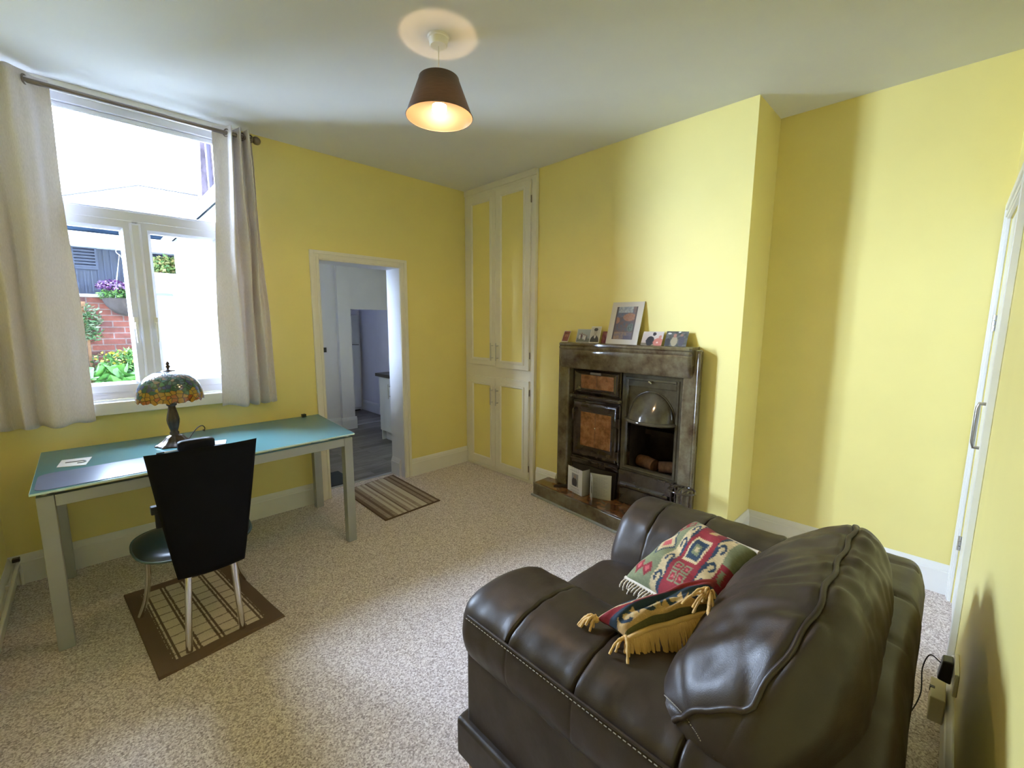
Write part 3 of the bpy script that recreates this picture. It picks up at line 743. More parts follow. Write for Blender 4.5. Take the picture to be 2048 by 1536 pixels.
# cast plate behind everything: oven side solid, fire side with opening
OY0, OY1, FYA, FYB = -1.414, -1.878, -1.884, -2.358   # oven side / fire side
OPY0, OPY1, OPZ0, OPZ1 = -1.940, -2.312, .36, .79
b_ = MB().box(-.012, .02, OY1, OY0, .121, 1.135)
b_.box(-.012, .02, OPY0, OY1, .121, 1.135).box(-.012, .02, FYB, OPY1, .121, 1.135).box(-.012, .02, OPY1, OPY0, OPZ1, 1.135).box(-.012, .02, OPY1, OPY0, .121, .37)
b_.build('back_plate', ENAMEL, fp)
mpx = lambda u, v, h: (-.012-h, u, v)
# fire-side frame: raised outer frame, olive panel above hood
f_ = MB()
f_.rings(mpx, (-2.356, -1.888, .375, 1.130), [(0, 0), (0, .020), (.004, .024), (.024, .024), (.030, .030), (.044, .030), (.052, .018), (.052, 0)], hole=True)
f_.build('grate_frame', ENAMEL2, fp, smooth=25)
MB().box(-.034, -.010, -2.306, -1.938, 1.036, 1.092).build('top_rail', ENAMEL2, fp, bevel=.004)
MB().box(-.022, -.010, -2.306, -1.938, .78, 1.036).build('hood_panel', ENAMEL2, fp, bevel=.002)
hd = MB(); HC, HR, HZ0, HZR, HDp = -2.122, .176, .800, .205, .125
def hood(u, v):
    th = PI*u; ph = PI/2*v
    return (-.022-HDp*sin(ph), HC+HR*cos(ph)*cos(th) if v < 1 else HC, HZ0+HZR*cos(ph)*sin(th))
def hood2(u, v):    # dome: wide arc at the plate swelling forward at the bottom
    th = PI*u; r = 1-v
    y = cos(th); z = sin(th)
    # point at radius fraction s along ray
    s_ = 1-v*v*.0
    rr = cos(PI/2*v); return (-.022-HDp*sin(PI/2*v)*(.35+.65*(1-z*rr)), HC+HR*y*rr, HZ0+HZR*z*rr)
hd.grid(hood2, 48, 20)
hd.build('hood', ENAMEL2, fp, smooth=180)
MB().tube([(-.024, HC+(HR+.004)*cos(PI*k/40), HZ0+(HZR+.004)*sin(PI*k/40)) for k in range(41)], .005, 8).build('hood_rim', ENAMEL2, fp, smooth=60)
lip = [(-.020-(HDp+.012)*sin(PI*k/40), HC+(HR+.012)*cos(PI*k/40), HZ0-.004) for k in range(41)]
MB().tube(lip, .013, 10).build('hood_lip', ENAMEL2, fp, smooth=60)
MB().tube([(-.03, -2.122, 1.078), (-.062, -2.122, 1.078)], .006, 10).tube([(-.058, -2.112, 1.084), (-.062, -2.135, 1.070)], [.010, .007], 10).build('latch_knob', CHROME, fp, smooth=50)
MB().sphere((-.038, -2.303, 1.092), .011).build('corner_stud', ENAMEL2, fp, smooth=60)
# fire box inside
SOOT = mat('sooty_brick', (.035, .024, .018), .9, var=.4, vscale=12, bs=.5, bscale=40)
fb = MB().box(.02, .36, OPY0, OPY0+.02, .15, .82).box(.02, .36, OPY1-.02, OPY1, .15, .82).box(.34, .36, OPY1, OPY0, .15, .82).box(.02, .36, OPY1, OPY0, .36, .375).box(.02, .36, OPY1-.02, OPY0+.02, .80, .82)
fb.box(.25, .34, OPY1, OPY0, .62, .66)
fb.build('firebox', SOOT, fp)
for k, (lx, ly, lz, a, r, l) in enumerate([(.13, -2.03, .425, .5, .048, .17), (.15, -2.20, .42, -.7, .044, .18)]):
    lg = MB().tube([(lx-l/2*sin(a)*.5, ly-l/2*cos(a), lz), (lx, ly, lz+.004), (lx+l/2*sin(a)*.5, ly+l/2*cos(a), lz)], [r, r*1.04, r*.97], 14)
    o = lg.build('log', mat('charred_wood', (.16, .075, .035), .85, var=.4, vscale=25, bs=.5, bscale=60), None, smooth=50)
    tagit(o, ['brown log in the left of the fireplace grate', 'dark log in the right of the fireplace grate'][k], 'log', 'logs in the grate')
# front bar under the fire, ash door below
def fbar(zs, name, x=-.05, y0=-2.33, y1=-1.90):
    q = MB(); pr = zs
    q.prism([(px, y0, pz) for px, pz in pr], (0, y1-y0, 0)); q.build(name, ENAMEL, fp, bevel=.004)
fbar([(-.012, .385), (-.055, .392), (-.066, .382), (-.060, .30), (-.075, .285), (-.078, .268), (-.060, .258), (-.012, .258)], 'fire_bar', y0=-2.30)
fbar([(-.012, .25), (-.045, .25), (-.050, .13), (-.012, .122)], 'ash_door')
MB().tube([(-.05, -2.20, .19), (-.085, -2.20, .20)], .008, 10).sphere((-.09, -2.20, .20), .012).build('ash_door_knob', CHROME, fp, smooth=50)
MB().box(-.10, -.05, -2.345, -2.29, .30, .40).tube([(-.09, -2.33, .395), (-.12, -2.33, .385), (-.13, -2.35, .36)], .010, 8).build('hinge_block', ENAMEL, fp, bevel=.006)
# oven doors
def odoor(y0, y1, z0, z1, py, pz, name):
    o = MB().rings(mpx, (y0, y1, z0, z1), [(0, 0), (0, .018), (.006, .030), (.014, .034), (py*.55, .030, pz*.55), (py-.006, .014, pz-.006), (py, .012, pz)], hole=True).build(name, ENAMEL, fp, smooth=35)
    t = MB().rings(mpx, (y0, y1, z0, z1), [(py, .012, pz), (py+.004, .014, pz+.004)]).build('tile_panel', TERRA, o, smooth=25)
    MB().box(-.0268, -.0262, (y0+y1)/2-.0008, (y0+y1)/2+.0008, z0+pz+.004, z1-pz-.004).build('tile_joint', IRON, t)
    return o
MB().rings(mpx, (-1.872, -1.420, .925, 1.128), [(0, 0), (0, .014), (.010, .018), (.016, .008)], hole=True).rings(mpx, (-1.874, -1.420, .395, .872), [(0, 0), (0, .014), (.010, .018), (.016, .008)], hole=True).build('door_surround', ENAMEL, fp, smooth=30)
d1 = odoor(-1.862, -1.436, .935, 1.118, .058, .036, 'upper_oven_door')
d2 = odoor(-1.858, -1.436, .408, .862, .066, .085, 'lower_oven_door')
MB().tube([(-.045, -1.44, .902), (-.045, -1.875, .902)], .020, 12).build('cross_rail', ENAMEL, fp, smooth=60)
for y_, z_ in ((-1.886, .905), (-1.425, .905)): MB().sphere((-.058, y_, z_), .017).tube([(-.02, y_, z_), (-.05, y_, z_)], .013, 10).build('rail_stud', ENAMEL2, fp, smooth=60)
for z_ in (.735, .475): MB().box(-.062, -.02, -1.888, -1.852, z_-.035, z_+.035).tube([(-.058, -1.884, z_-.042), (-.058, -1.884, z_+.042)], .009, 10).build('door_hinge', ENAMEL, fp, bevel=.005)
MB().tube(crom([(-.05, -1.462, .80), (-.075, -1.462, .80), (-.082, -1.462, .77), (-.078, -1.462, .72), (-.058, -1.462, .70)], 16), .008, 8).build('door_handle', ENAMEL, d2, smooth=50)
MB().sphere((-.029, -1.647, .655), .006).build('door_stud', CHROME, d2, smooth=60)
MB().box(-.050, -.042, -1.70, -1.60, 1.090, 1.108).build('name_bar', NICKEL, d1, bevel=.003)
# lower part under the ovens
MB().box(-.030, -.010, -1.875, -1.418, .335, .395).box(-.045, -.010, -1.875, -1.418, .365, .385).build('lower_rail', ENAMEL, fp, bevel=.005)
MB().tube([(-.05, -1.30, .262), (-.06, -1.40, .27), (-.05, -1.46, .30)], .008, 8).build('damper_lever', IRON, fp, smooth=50)
MB().prism([(-.012, -1.44, .122), (-.05, -1.44, .122), (-.028, -1.44, .33), (-.012, -1.44, .33)], (0, -.42, 0)).build('soot_door', IRON, fp, bevel=.004)
# swing trivet
tr = MB(); tc = (-.20, -2.455, .415)
tr.tube([(tc[0]+.075*cos(w_), tc[1]+.085*sin(w_), tc[2]) for w_ in [2*PI*k/32 for k in range(33)]], .007, 8)
for k in range(-2, 3):
    q = k*.025; l = .075*math.sqrt(max(0, 1-(q/.085)**2)); tr.tube(crom([(tc[0]-l, tc[1]+q, tc[2]), (tc[0], tc[1]+q+.008*(-1)**k, tc[2]+.002), (tc[0]+l, tc[1]+q, tc[2])], 8), .0045, 6)
tr.tube([(tc[0]+.07, tc[1], tc[2]), (-.10, -2.38, .40), (-.10, -2.33, .385)], .009, 8)
for q in (-.02, .02, .05): tr.tube([(-.13, -2.40+q, .40), (-.125, -2.40+q, .25), (-.11, -2.40+q, .20)], .007, 6)
tr.build('trivet', ENAMEL, fp, smooth=50)
# ornament and hook on the hearth
o = MB().tube(crom([(-.20, -2.10, .125), (-.21, -2.12, .16), (-.20, -2.15, .195), (-.18, -2.18, .20), (-.17, -2.20, .175), (-.185, -2.20, .15), (-.20, -2.18, .15)], 24), [.012+.004*sin(k/3) for k in range(25)], 10).tube([(-.25, -2.08, .128), (-.16, -2.20, .128)], .007, 8).tube([(-.24, -2.18, .128), (-.18, -2.10, .128)], .007, 8).build('iron_scroll_ornament', ENAMEL2, None, smooth=50)
tagit(o, 'dark iron scroll ornament on the hearth below the fire', 'ornament')
o = MB().tube(crom([(-.06, -1.44, .136), (-.09, -1.40, .13), (-.13, -1.355, .128), (-.155, -1.34, .127), (-.150, -1.375, .127), (-.12, -1.41, .127), (-.08, -1.455, .13)], 30), .0055, 8).build('leather_loop', IRON, None, smooth=50)
tagit(o, 'dark looped strap lying on the left end of the hearth', 'strap')

# ---------------------------------------------------------------- pictures on the mantel
PH = vcmat('photo_print', .45)
def blob(u, v, cx, cy, rx, ry): return ((u-cx)/rx)**2+((v-cy)/ry)**2 < 1
def leaner(name, label, cat, y0, y1, z1, fn, x0=-.075, x1=-.03, z0=1.3425, border=None, th=.0012, group=None, nu=36, nv=44, lean=0):
    """a print standing on the mantel leaning back; y0 = left edge (near window) , y1 = right"""
    def P(u, v, off=0):
        return (x0+(x1-x0)*v-off, y0+(y1-y0)*u + lean*v, z0+(z1-z0)*v)
    r = thing(name, label, cat, ((x0+x1)/2, (y0+y1)/2, z0), group)
    bq = MB(); bq.hexa([P(0, 0), P(1, 0), P(1, 0, -th), P(0, 0, -th)], [P(0, 1), P(1, 1), P(1, 1, -th), P(0, 1, -th)]); bq.build('backing', PAPER, r)
    MB().grid(lambda u, v: P(u, v, .0006), nu, nv, colfn=fn).build('print', PH, r)
    return r
def framed(fn, b, c=(.60, .57, .52)):
    def g(u, v):
        if u < b[0] or u > 1-b[0] or v < b[1] or v > 1-b[1]: return c
        return fn((u-b[0])/(1-2*b[0]), (v-b[1])/(1-2*b[1]))
    return g
def f1(u, v):
    c = (.25, .07, .05)
    if blob(u, v, .35, .6, .16, .2) or blob(u, v, .68, .6, .16, .2): c = (.45, .20, .13)
    if blob(u, v, .35, .78, .1, .1) or blob(u, v, .68, .78, .1, .1): c = (.08, .04, .03)
    return mixc(c, (.1, .03, .03), .4*(nz(u*9, v*9)+.5))
def f2(u, v):
    c = mixc((.24, .27, .29), (.38, .41, .43), v)
    if v < .3: c = (.16, .17, .14)
    for cx, h_, k in ((.2, .62, (.6, .6, .6)), (.33, .7, (.10, .03, .04)), (.47, .6, (.55, .55, .58)), (.58, .55, (.65, .63, .6)), (.7, .5, (.12, .12, .13))):
        if blob(u, v, cx, h_-.22, .055, .2): c = k
        if blob(u, v, cx, h_, .035, .055): c = (.25, .15, .11)
    return c
def f3(u, v):
    c = (.50, .48, .44)
    if blob(u, v, .5, .05, .48, .42): c = (.035, .03, .03)
    if blob(u, v, .5, .40, .10, .14): c = (.6, .58, .55)
    if blob(u, v, .5, .66, .21, .24): c = (.42, .38, .34)
    if blob(u, v, .5, .84, .22, .11): c = (.05, .045, .04)
    if blob(u, v, .42, .68, .04, .02) or blob(u, v, .59, .68, .04, .02) or blob(u, v, .5, .54, .08, .015): c = (.12, .1, .09)
    return c
def f4(u, v): return mixc((.16, .03, .06), (.35, .14, .18), nz(u*4, v*3)+.5)
def f5(u, v):
    n_ = nz(u*9, v*11, 1); n2 = nz(u*20, v*26, 4)
    c = mixc((.22, .10, .06), (.10, .11, .12), n_+.5)
    if v > .82 and .1 < u < .8: c = mixc((.45, .52, .58), (.75, .78, .78), n_+.5)
    elif v > .68: c = mixc((.12, .17, .24), (.30, .20, .16), u+n_)
    if blob(u, v, .68, .68, .3, .12): c = mixc((.55, .16, .05), (.75, .42, .22), n2+.5)
    if blob(u, v, .12, .58, .12, .1): c = (.60, .25, .10)
    if blob(u, v, .82, .36, .17, .13): c = mixc((.05, .09, .05), (.35, .42, .30), n2+.3)
    if v < .22: c = mixc((.50, .28, .12), (.16, .13, .17), u+n_*.8)
    if v < .12 and u > .55: c = (.10, .08, .14)
    if u < .07 or u > .93: c = (.08, .04, .03)
    c = mixc(c, (.04, .03, .03), max(0, n2)*.7); return mixc(tuple(x*.62 for x in c), (.10, .06, .035), .25)
def f6(u, v):
    c = mixc((.48, .37, .32), (.60, .54, .50), v)
    if v < .18: c = (.20, .16, .10)
    if blob(u, v, .42, .32, .2, .34): c = (.012, .012, .015)
    if blob(u, v, .56, .82, .085, .13): c = (.02, .015, .02)
    if blob(u, v, .82, .24, .24, .30): c = (.48, .16, .12)
    if blob(u, v, .87, .62, .07, .12): c = (.45, .2, .15)
    if blob(u, v, .78, .22, .05, .06): c = (.7, .5, .45)
    return c
def f7(u, v):
    c = mixc((.03, .035, .02), (.10, .10, .09), nz(u*7, v*7)+.5)
    if blob(u, v, .42, .33, .15, .33): c = (.30, .25, .15)
    if blob(u, v, .42, .70, .08, .13): c = (.30, .14, .09)
    if blob(u, v, .12, .25, .13, .28): c = (.012, .012, .012)
    if blob(u, v, .75, .35, .12, .35): c = (.05, .045, .06)
    if blob(u, v, .72, .75, .06, .1): c = (.22, .12, .08)
    if blob(u, v, .15, .85, .09, .06): c = (.5, .5, .48)
    if blob(u, v, .6, .95, .05, .05): c = (.6, .6, .58)
    return c
g_ = 'pictures on the mantel'
leaner('photograph', 'smallest red-brown portrait photo at the left end of the mantel', 'photo', -1.320, -1.388, 1.432, framed(f1, (.08, .06)), group=g_)
leaner('photograph', 'grey landscape photo of a group of people on the mantel', 'photo', -1.455, -1.600, 1.448, framed(f2, (.03, .04)), group=g_, x0=-.06)
leaner('photograph', 'black and white school portrait of a boy on the mantel', 'photo', -1.606, -1.697, 1.470, framed(f3, (.05, .05), (.68, .66, .62)), group=g_, x0=-.09, x1=-.05)
leaner('photograph', 'purple-red photo half hidden behind the large mounted picture', 'photo', -1.69, -1.79, 1.432, f4, group=g_, x0=-.05, x1=-.02)
leaner('mounted_picture', 'large upright street painting print in a cream mount on the mantel', 'picture', -1.752, -2.014, 1.650, framed(f5, (.17, .115), (.56, .51, .43)), group=g_, x0=-.08, x1=-.008, nu=90, nv=120, th=.003, lean=-.012)
leaner('photograph', 'pale photo on the mantel with one person in black and one in pink', 'photo', -2.04, -2.195, 1.438, f6, group=g_, x0=-.075)
leaner('photograph', 'dark photo of seated people at the right end of the mantel', 'photo', -2.214, -2.366, 1.442, f7, group=g_, x0=-.07)
# greetings cards on the hearth
def cardf(u, v):
    c = (.74, .75, .82)
    if .3 < u < .75 and .28 < v < .78:
        c = (.30, .31, .36)
        if blob(u, v, .5, .42, .17, .2): c = (.05, .05, .08)
        if blob(u, v, .52, .65, .09, .07): c = (.35, .27, .24)
    if (v < .24 or v > .84) and (int(v*46) % 2) and .2 < u+.05*sin(v*60) < .8 and int(u*37) % 5: c = (.45, .46, .52)
    return c
def cardin(u, v):
    c = (.50, .49, .42)
    if .12 < v < .92 and int(v*40) % 2 and .25 < u+.08*sin(v*90) < .75 and int(u*41) % 5: c = (.34, .33, .28)
    return c
def gcard(label, A, B_, C_, h, fr, ri):
    """standing folded card: spine at B_, free edges A and C_"""
    z = .1207
    r = thing('greeting_card', label, 'card', (*B_, z), 'cards on the hearth')
    for nm, p, q, fn in (('front_leaf', A, B_, fr), ('back_leaf', B_, C_, ri)):
        p, q = Vector((*p, z)), Vector((*q, z)); d = (q-p).normalized(); nn = Vector((-d.y, d.x, 0))
        o = MB().grid(lambda u, v: p.lerp(q, u)+Vector((0, 0, h*v))-nn*.004*sin(PI*u), 50, 60, colfn=fn).build(nm, PH, r, smooth=60)
        sd = o.modifiers.new('s', 'SOLIDIFY'); sd.thickness = .0008
gcard('folded white card with a small portrait standing at the left of the hearth', (-.125, -1.462), (-.170, -1.640), (-.090, -1.655), .212, cardf, lambda u, v: (.45, .44, .40))
gcard('open cream card showing printed verse inside standing right of the other card', (-.238, -1.785), (-.130, -1.690), (-.078, -1.850), .202, lambda u, v: cardf(1-u, v), cardin)

# ---------------------------------------------------------------- armchair
ac = thing('armchair', 'large dark brown leather armchair in the near corner', 'armchair', (-1.54, -3.1, 0))
Y0 = -2.60; YE = -3.60
def arm(name, prof, seams, cx, cz):
    """prof: closed (x,z) loop; swept from the front back to YE with rounded front end"""
    P = crom([(x, 0, z) for x, z in prof+[prof[0]]], 72)[:-1]
    ys = set([Y0-.0+0*0])
    R = .055; vs = []
    for k in range(11): a = PI/2*k/10; vs.append((Y0-R+R*sin(a)*1.0, R*(1-cos(a))))
    front = [(Y0-R*(1-sin(PI/2*k/12)), R*(1-cos(PI/2*k/12))) for k in range(12, -1, -1)]
    yy = []; y = Y0-R
    while y > YE: y -= .012; yy.append(y)
    for s_ in seams: yy += [s_+q for q in (-.009, -.006, -.003, -.0015, 0, .0015, .003, .006, .009)]
    yy = sorted(set(yy), reverse=True)
    rows = front+[(y, 0) for y in yy]
    mb = MB(); n_ = len(P); C0 = Vector((cx, 0, cz))
    for y, ins_ in rows:
        g = ins_
        for s_ in seams: g += .010*math.exp(-((y-s_)/.0035)**2)-.0035*math.exp(-((abs(y-s_)-.016)/.014)**2)
        for p in P:
            d = p-C0; L = math.hypot(d.x, d.z)
            wr = .0035*nz(p.x*9, y*14, p.z*9)+.0018*nz(p.x*30, y*22, p.z*20)
            # pulls near the seams
            for s_ in seams: wr += .0022*math.exp(-abs(y-s_)/.03)*sin(90*p.x+3*s_)*(1 if p.z > .5 else 0)
            gz = g if p.z > .60 else ins_+(g-ins_)*.15
            q = C0+d*(1-(gz-wr)/L); mb.v.append((q.x, y, q.z))
    m_ = len(rows)
    mb.f = [(i*n_+k, i*n_+(k+1) % n_, (i+1)*n_+(k+1) % n_, (i+1)*n_+k) for i in range(m_-1) for k in range(n_)]+[tuple(range(n_)), tuple((m_-1)*n_+k for k in range(n_))]
    return mb.build(name, LEATHER, ac, smooth=60)
nprof = [(-2.140, .595), (-2.118, .632), (-2.065, .657), (-1.98, .668), (-1.89, .658), (-1.80, .622), (-1.745, .56), (-1.715, .50), (-1.705, .44), (-1.72, .40), (-1.80, .385), (-2.0, .40), (-2.10, .44), (-2.132, .478), (-2.145, .54)]
A1 = arm('arm', nprof, [-2.82, -3.045, -3.30], -1.93, .53)
fprof = [(-.925, .595), (-.945, .632), (-.985, .657), (-1.06, .668), (-1.14, .655), (-1.215, .615), (-1.255, .56), (-1.285, .50), (-1.30, .44), (-1.29, .40), (-1.22, .385), (-1.06, .40), (-.96, .44), (-.932, .478), (-.92, .54)]
A2 = arm('arm', fprof, [-2.76, -2.95, -3.22], -1.10, .53)
STI = mat('pale_thread', (.45, .42, .36), .7)
for A_, sx_ in ((A1, -2.139), (A2, -.926)):
    q = MB(); y = Y0-.05
    while y > YE+.05:
        x = sx_-(.0045 if sx_ < -1.5 else -.0045)
        q.tube([(x, y, .603), (x, y-.007, .603)], .0011, 5); y -= .012
    q.build('stitching', STI, A_)
    MB().tube([(sx_+(-.001 if sx_ < -1.5 else .001), Y0-.055+0*k, .612) if k == 0 else (sx_+(-.001 if sx_ < -1.5 else .001), YE, .612) for k in range(2)], .004, 8).build('piping', LEATHER, A_, smooth=60)
# side panels, base skirt, front
for xa, xb in ((-2.118, -1.74), (-1.28, -.945)):
    MB().box(xa, xb, YE, Y0-.012, .19, .50).build('side_panel', LEATHER, ac, bevel=.02, seg=4)
def skirtp(pts, name, n=(0, 0)):
    MB().hexa(*pts).build(name, LEATHER, ac, bevel=.012, seg=4)
MB().box(-2.142, -2.098, YE, Y0+.012, .085, .222).build('base_band', LEATHER, ac, bevel=.016, seg=4)
MB().box(-.968, -.925, YE, Y0+.012, .085, .222).build('base_band', LEATHER, ac, bevel=.016, seg=4)
MB().box(-2.13, -.94, Y0-.03, Y0+.014, .085, .222).build('base_band', LEATHER, ac, bevel=.016, seg=4)
MB().box(-2.11, -.95, YE, Y0-.01, .08, .20).build('base_frame', BLACK, ac)
MB().box(-1.73, -1.27, Y0-.04, Y0-.004, .20, .34).build('front_panel', LEATHER, ac, bevel=.015, seg=3)
WOODF = mat('beech_foot', (.42, .21, .08), .4, var=.2)
for x, y in ((-2.085, Y0-.04), (-.99, Y0-.04), (-2.085, YE+.04), (-.99, YE+.04)):
    MB().hexa([(x-.022, y-.022, 0), (x+.022, y-.022, 0), (x+.022, y+.022, 0), (x-.022, y+.022, 0)], [(x-.03, y-.03, .085), (x+.03, y-.03, .085), (x+.03, y+.03, .085), (x-.03, y+.03, .085)]).build('foot', WOODF, ac, bevel=.003)
def sd_(w_, d):
    t = w_.copy(); t.z += .012*(1-min(1, (w_.x/.24)**2))*(1 if w_.z > 0 else 0)
    for s_ in (.14,): t.z -= .008*math.exp(-((w_.y-s_)/.005)**2)*(1 if w_.z > 0 else 0)
    t += Vector(d)*.003*nz(w_.x*12, w_.y*12, w_.z*12)
    return t
softbox((-1.50, -3.0, .385), (.235, .405, .075), 7, 44, sd_).build('seat_cushion', LEATHER, ac, smooth=60)
# back
def bd_(w_, d):
    t = w_.copy()
    for s_ in (-.30, -.06, .18, .42): t -= Vector((0, .004, .010))*math.exp(-((w_.x-s_)/.010)**2)*(1 if w_.z > 0 else 0)
    if w_.z > 0: t.z -= .085*smooth01(-.22, -.52, w_.x)*min(1, w_.z/.12)
    t += Vector(d)*.005*nz(w_.x*6, w_.y*12, w_.z*6)
    return t
softbox((-1.535, -3.525, .47), (.60, .093, .285), 5.5, 76, bd_).build('back_frame', LEATHER, ac, smooth=60)
# big loose back cushion
SEC = [(-3.175, .50), (-3.160, .60), (-3.215, .735), (-3.325, .86), (-3.465, .935), (-3.535, .885), (-3.560, .745), (-3.545, .58), (-3.44, .485), (-3.28, .465)]
nS = len(SEC); NU = 150
SECc = [tuple(crom([(*SEC[(i+k) % nS], 0) for k in (-1, 0, 1, 2)], 3*15)[15+q][:2]) for i in range(nS) for q in range(15)]
XA_, XB_ = -2.09, -1.20
USEAM = 4/nS
def cush(u, v, lift=0):
    u = u % 1; t = sin((v-.5)*PI); pw = 4.2
    sc_ = max(0, 1-abs(t)**pw)**(1/2.6)
    q = u*nS*15; i = int(q) % 150; f = q-int(q)
    y = SECc[i][0]*(1-f)+SECc[(i+1) % 150][0]*f; z = SECc[i][1]*(1-f)+SECc[(i+1) % 150][1]*f
    x = (XA_+XB_)/2+(XB_-XA_)/2*t
    Y0_, Z0_ = -3.39, .655
    dy, dz = y-Y0_, z-Z0_; L = math.hypot(dy, dz); dy /= L; dz /= L
    L *= sc_
    du = u-USEAM; du -= round(du)
    # seam trough, gathers running away from it
    L -= .010*math.exp(-(abs(du)/.010)**2)*sc_
    ga = math.exp(-abs(du)/.13)*smooth01(0, .02, abs(du))
    L += sc_*(ga*.0055*(sin(44*x+6*nz(x*4, du*9))+.6*sin(97*x+5*nz(x*6, du*6, 3)))+.012*nz(x*4, y*7, z*7)+.004*nz(x*14, y*8, z*8))
    rid = lambda q: (1-abs(sin(q)))**3
    L -= sc_*ga*(.0060*rid(15*x+3*nz(x*3, du*12, 1)+5*du)+.0035*rid(33*x+4*nz(x*5, du*9, 7)-9*du))
    if t < -.2 and .02 < u < USEAM: L -= .007*smooth01(-.2, -.7, t)*rid(9*(x*1.6+u*3.2)+1.2*nz(x*4, u*9, 2))
    # end panel seam near the camera end and folds
    vs_ = .20-1.1*(u-.13); L -= .006*math.exp(-((v-vs_)/.006)**2)*(1 if .10 < u < .30 else 0)
    if t < -.5: L += .006*sin(40*(u+.25*t))*smooth01(-.5, -.85, t)*sc_
    L += lift
    droop = -.05*smooth01(-.35, -1.0, t)*max(0, z-.55)/.33
    yb_ = .035*smooth01(-.5, -1, t)
    return Vector((x, Y0_+dy*L+yb_, Z0_+dz*L+droop))
bc = MB().grid(cush, 150, 130, wrapu=True).build('back_cushion', LEATHER, ac, smooth=180)
path = [(USEAM+.004*sin(k*.9), .93-.80*k/50) for k in range(51)]+[(USEAM+.004-.22*(k/18)**1.3, .13-.045*sin(PI/2*k/18)) for k in range(1, 19)]
MB().tube([cush(u, v, .003) for u, v in path], .0065, 8).build('piping', LEATHER, bc, smooth=60)
vv_ = math.asin(-.80)/PI+.5; q = MB()
sp_ = [cush(.13+.15*k/44, .207-1.1*.15*k/44, .001) for k in range(45)]
for k in range(44): q.tube([sp_[k], sp_[k].lerp(sp_[k+1], .55)], .0010, 5)
q.build('stitching', STI, bc)

# ---------------------------------------------------------------- kilim cushions
RED = (.24, .008, .014); GRN = (.19, .20, .095); NVY = (.014, .035, .062); CRM = (.56, .42, .22); GOLD = (.50, .29, .09); PINK = (.50, .09, .09)
def hookd(a, b):
    """wave-hook motif in a unit cell; True = navy"""
    r = math.hypot(a-.52, b-.58); th = math.atan2(b-.58, a-.52)
    if abs(r-(.30-.045*(th))*.85) < .085 and th > -2.3: return True
    return b < .20+.12*sin(2*PI*a) 
def diamond(u, v, cx, cy, rx, ry): return max(abs(u-cx)/rx, abs(v-cy)/ry)
def kil(u, v):
    j = .012*(1 if int((u+v)*70) % 2 else -1)
    uu = u+j*.4+.14*v-.07
    u = uu
    c = None
    if uu < .30 or uu > .90: c = GRN
    elif uu < .42:
        a = (v*4.2) % 1; b = (uu-.30)/.12; c = NVY if hookd(a, 1-b) else CRM
    elif uu < .76: c = RED
    elif uu < .90:
        a = (v*4.2+.4) % 1; b = (uu-.76)/.14; c = NVY if hookd(a, b) else CRM
    d = diamond(u, v, .58, .60, .085, .125)+j*2
    if d < 1.3: c = CRM
    if d < 1.02: c = NVY
    if d < .5: c = GRN
    if d < .22: c = CRM
    for cx, cy in ((.52, .20), (.64, .20), (.52, .33), (.64, .33)):
        d = diamond(u, v, cx, cy, .042, .05)+j
        if d < 1.15: c = GRN
        if d < .75: c = RED
        if d < .35: c = PINK
    d = diamond(u, v, .60, .93, .06, .06)
    if d < 1: c = GOLD
    if d < .5: c = CRM
    # green field: pointed diamond and outline squares
    d = abs(u-.15)/.10+abs(v-.52)/.17+j
    if u < .30:
        if d < 1.25: c = NVY
        if d < 1.0: c = CRM
        if d < .5: c = PINK
        for cx, cy in ((.08, .14), (.20, .14), (.08, .88), (.20, .88), (.14, .80)):
            d = abs(u-cx)/.06+abs(v-cy)/.08
            if d < 1.1: c = RED
            if d < .55: c = GRN if cy > .5 else PINK
    if u > .90 and .35 < v < .62: c = RED if not (.93 < u < .97 and .42 < v < .56) else GRN
    f = .80+.40*abs(nz(u*30, v*130, 2))+.12*nz(u*5, v*5)
    return tuple(x*f for x in c)
def kil2(u, v):
    j = .012*(1 if int((u*1.7+v)*70) % 2 else -1)
    if v < .34+.02*sin(u*9)+j:
        c = RED
        d = abs(u-.22)/.20+abs(v-.02)/.26+j
        if d < 1.2: c = CRM
        if d < .95: c = NVY
        if d < .4: c = GRN
        d = abs(u-.60)/.06+abs(v-.05)/.10
        if d < 1: c = GRN
    elif v < .92:
        a = (u*4.2+.15) % 1; b = (v-.34)/.58+j
        gold = mixc(CRM, GOLD, .35+.5*b)
        c = gold
        if b < .16+.20*abs(sin(PI*a))**.8: c = NVY
        dx, dy = (a-.56)*1.15, b-.50; r = math.hypot(dx, dy); th = math.atan2(dy, dx)
        if .16 < r < .33 and not (-.2 < th < .9): c = NVY
        if r < .12 or (.16 < r < .33 and -.2 < th < .9 and b > .4): c = CRM
        if a < .30 and b < .62-1.4*a+.1: c = NVY
    else: c = (.10, .09, .03)
    f = .80+.40*abs(nz(u*120, v*30, 5))+.12*nz(u*5, v*5)
    return tuple(x*f for x in c)
VELV = vcmat('kilim_velvet', .85, .25, 700, .04)
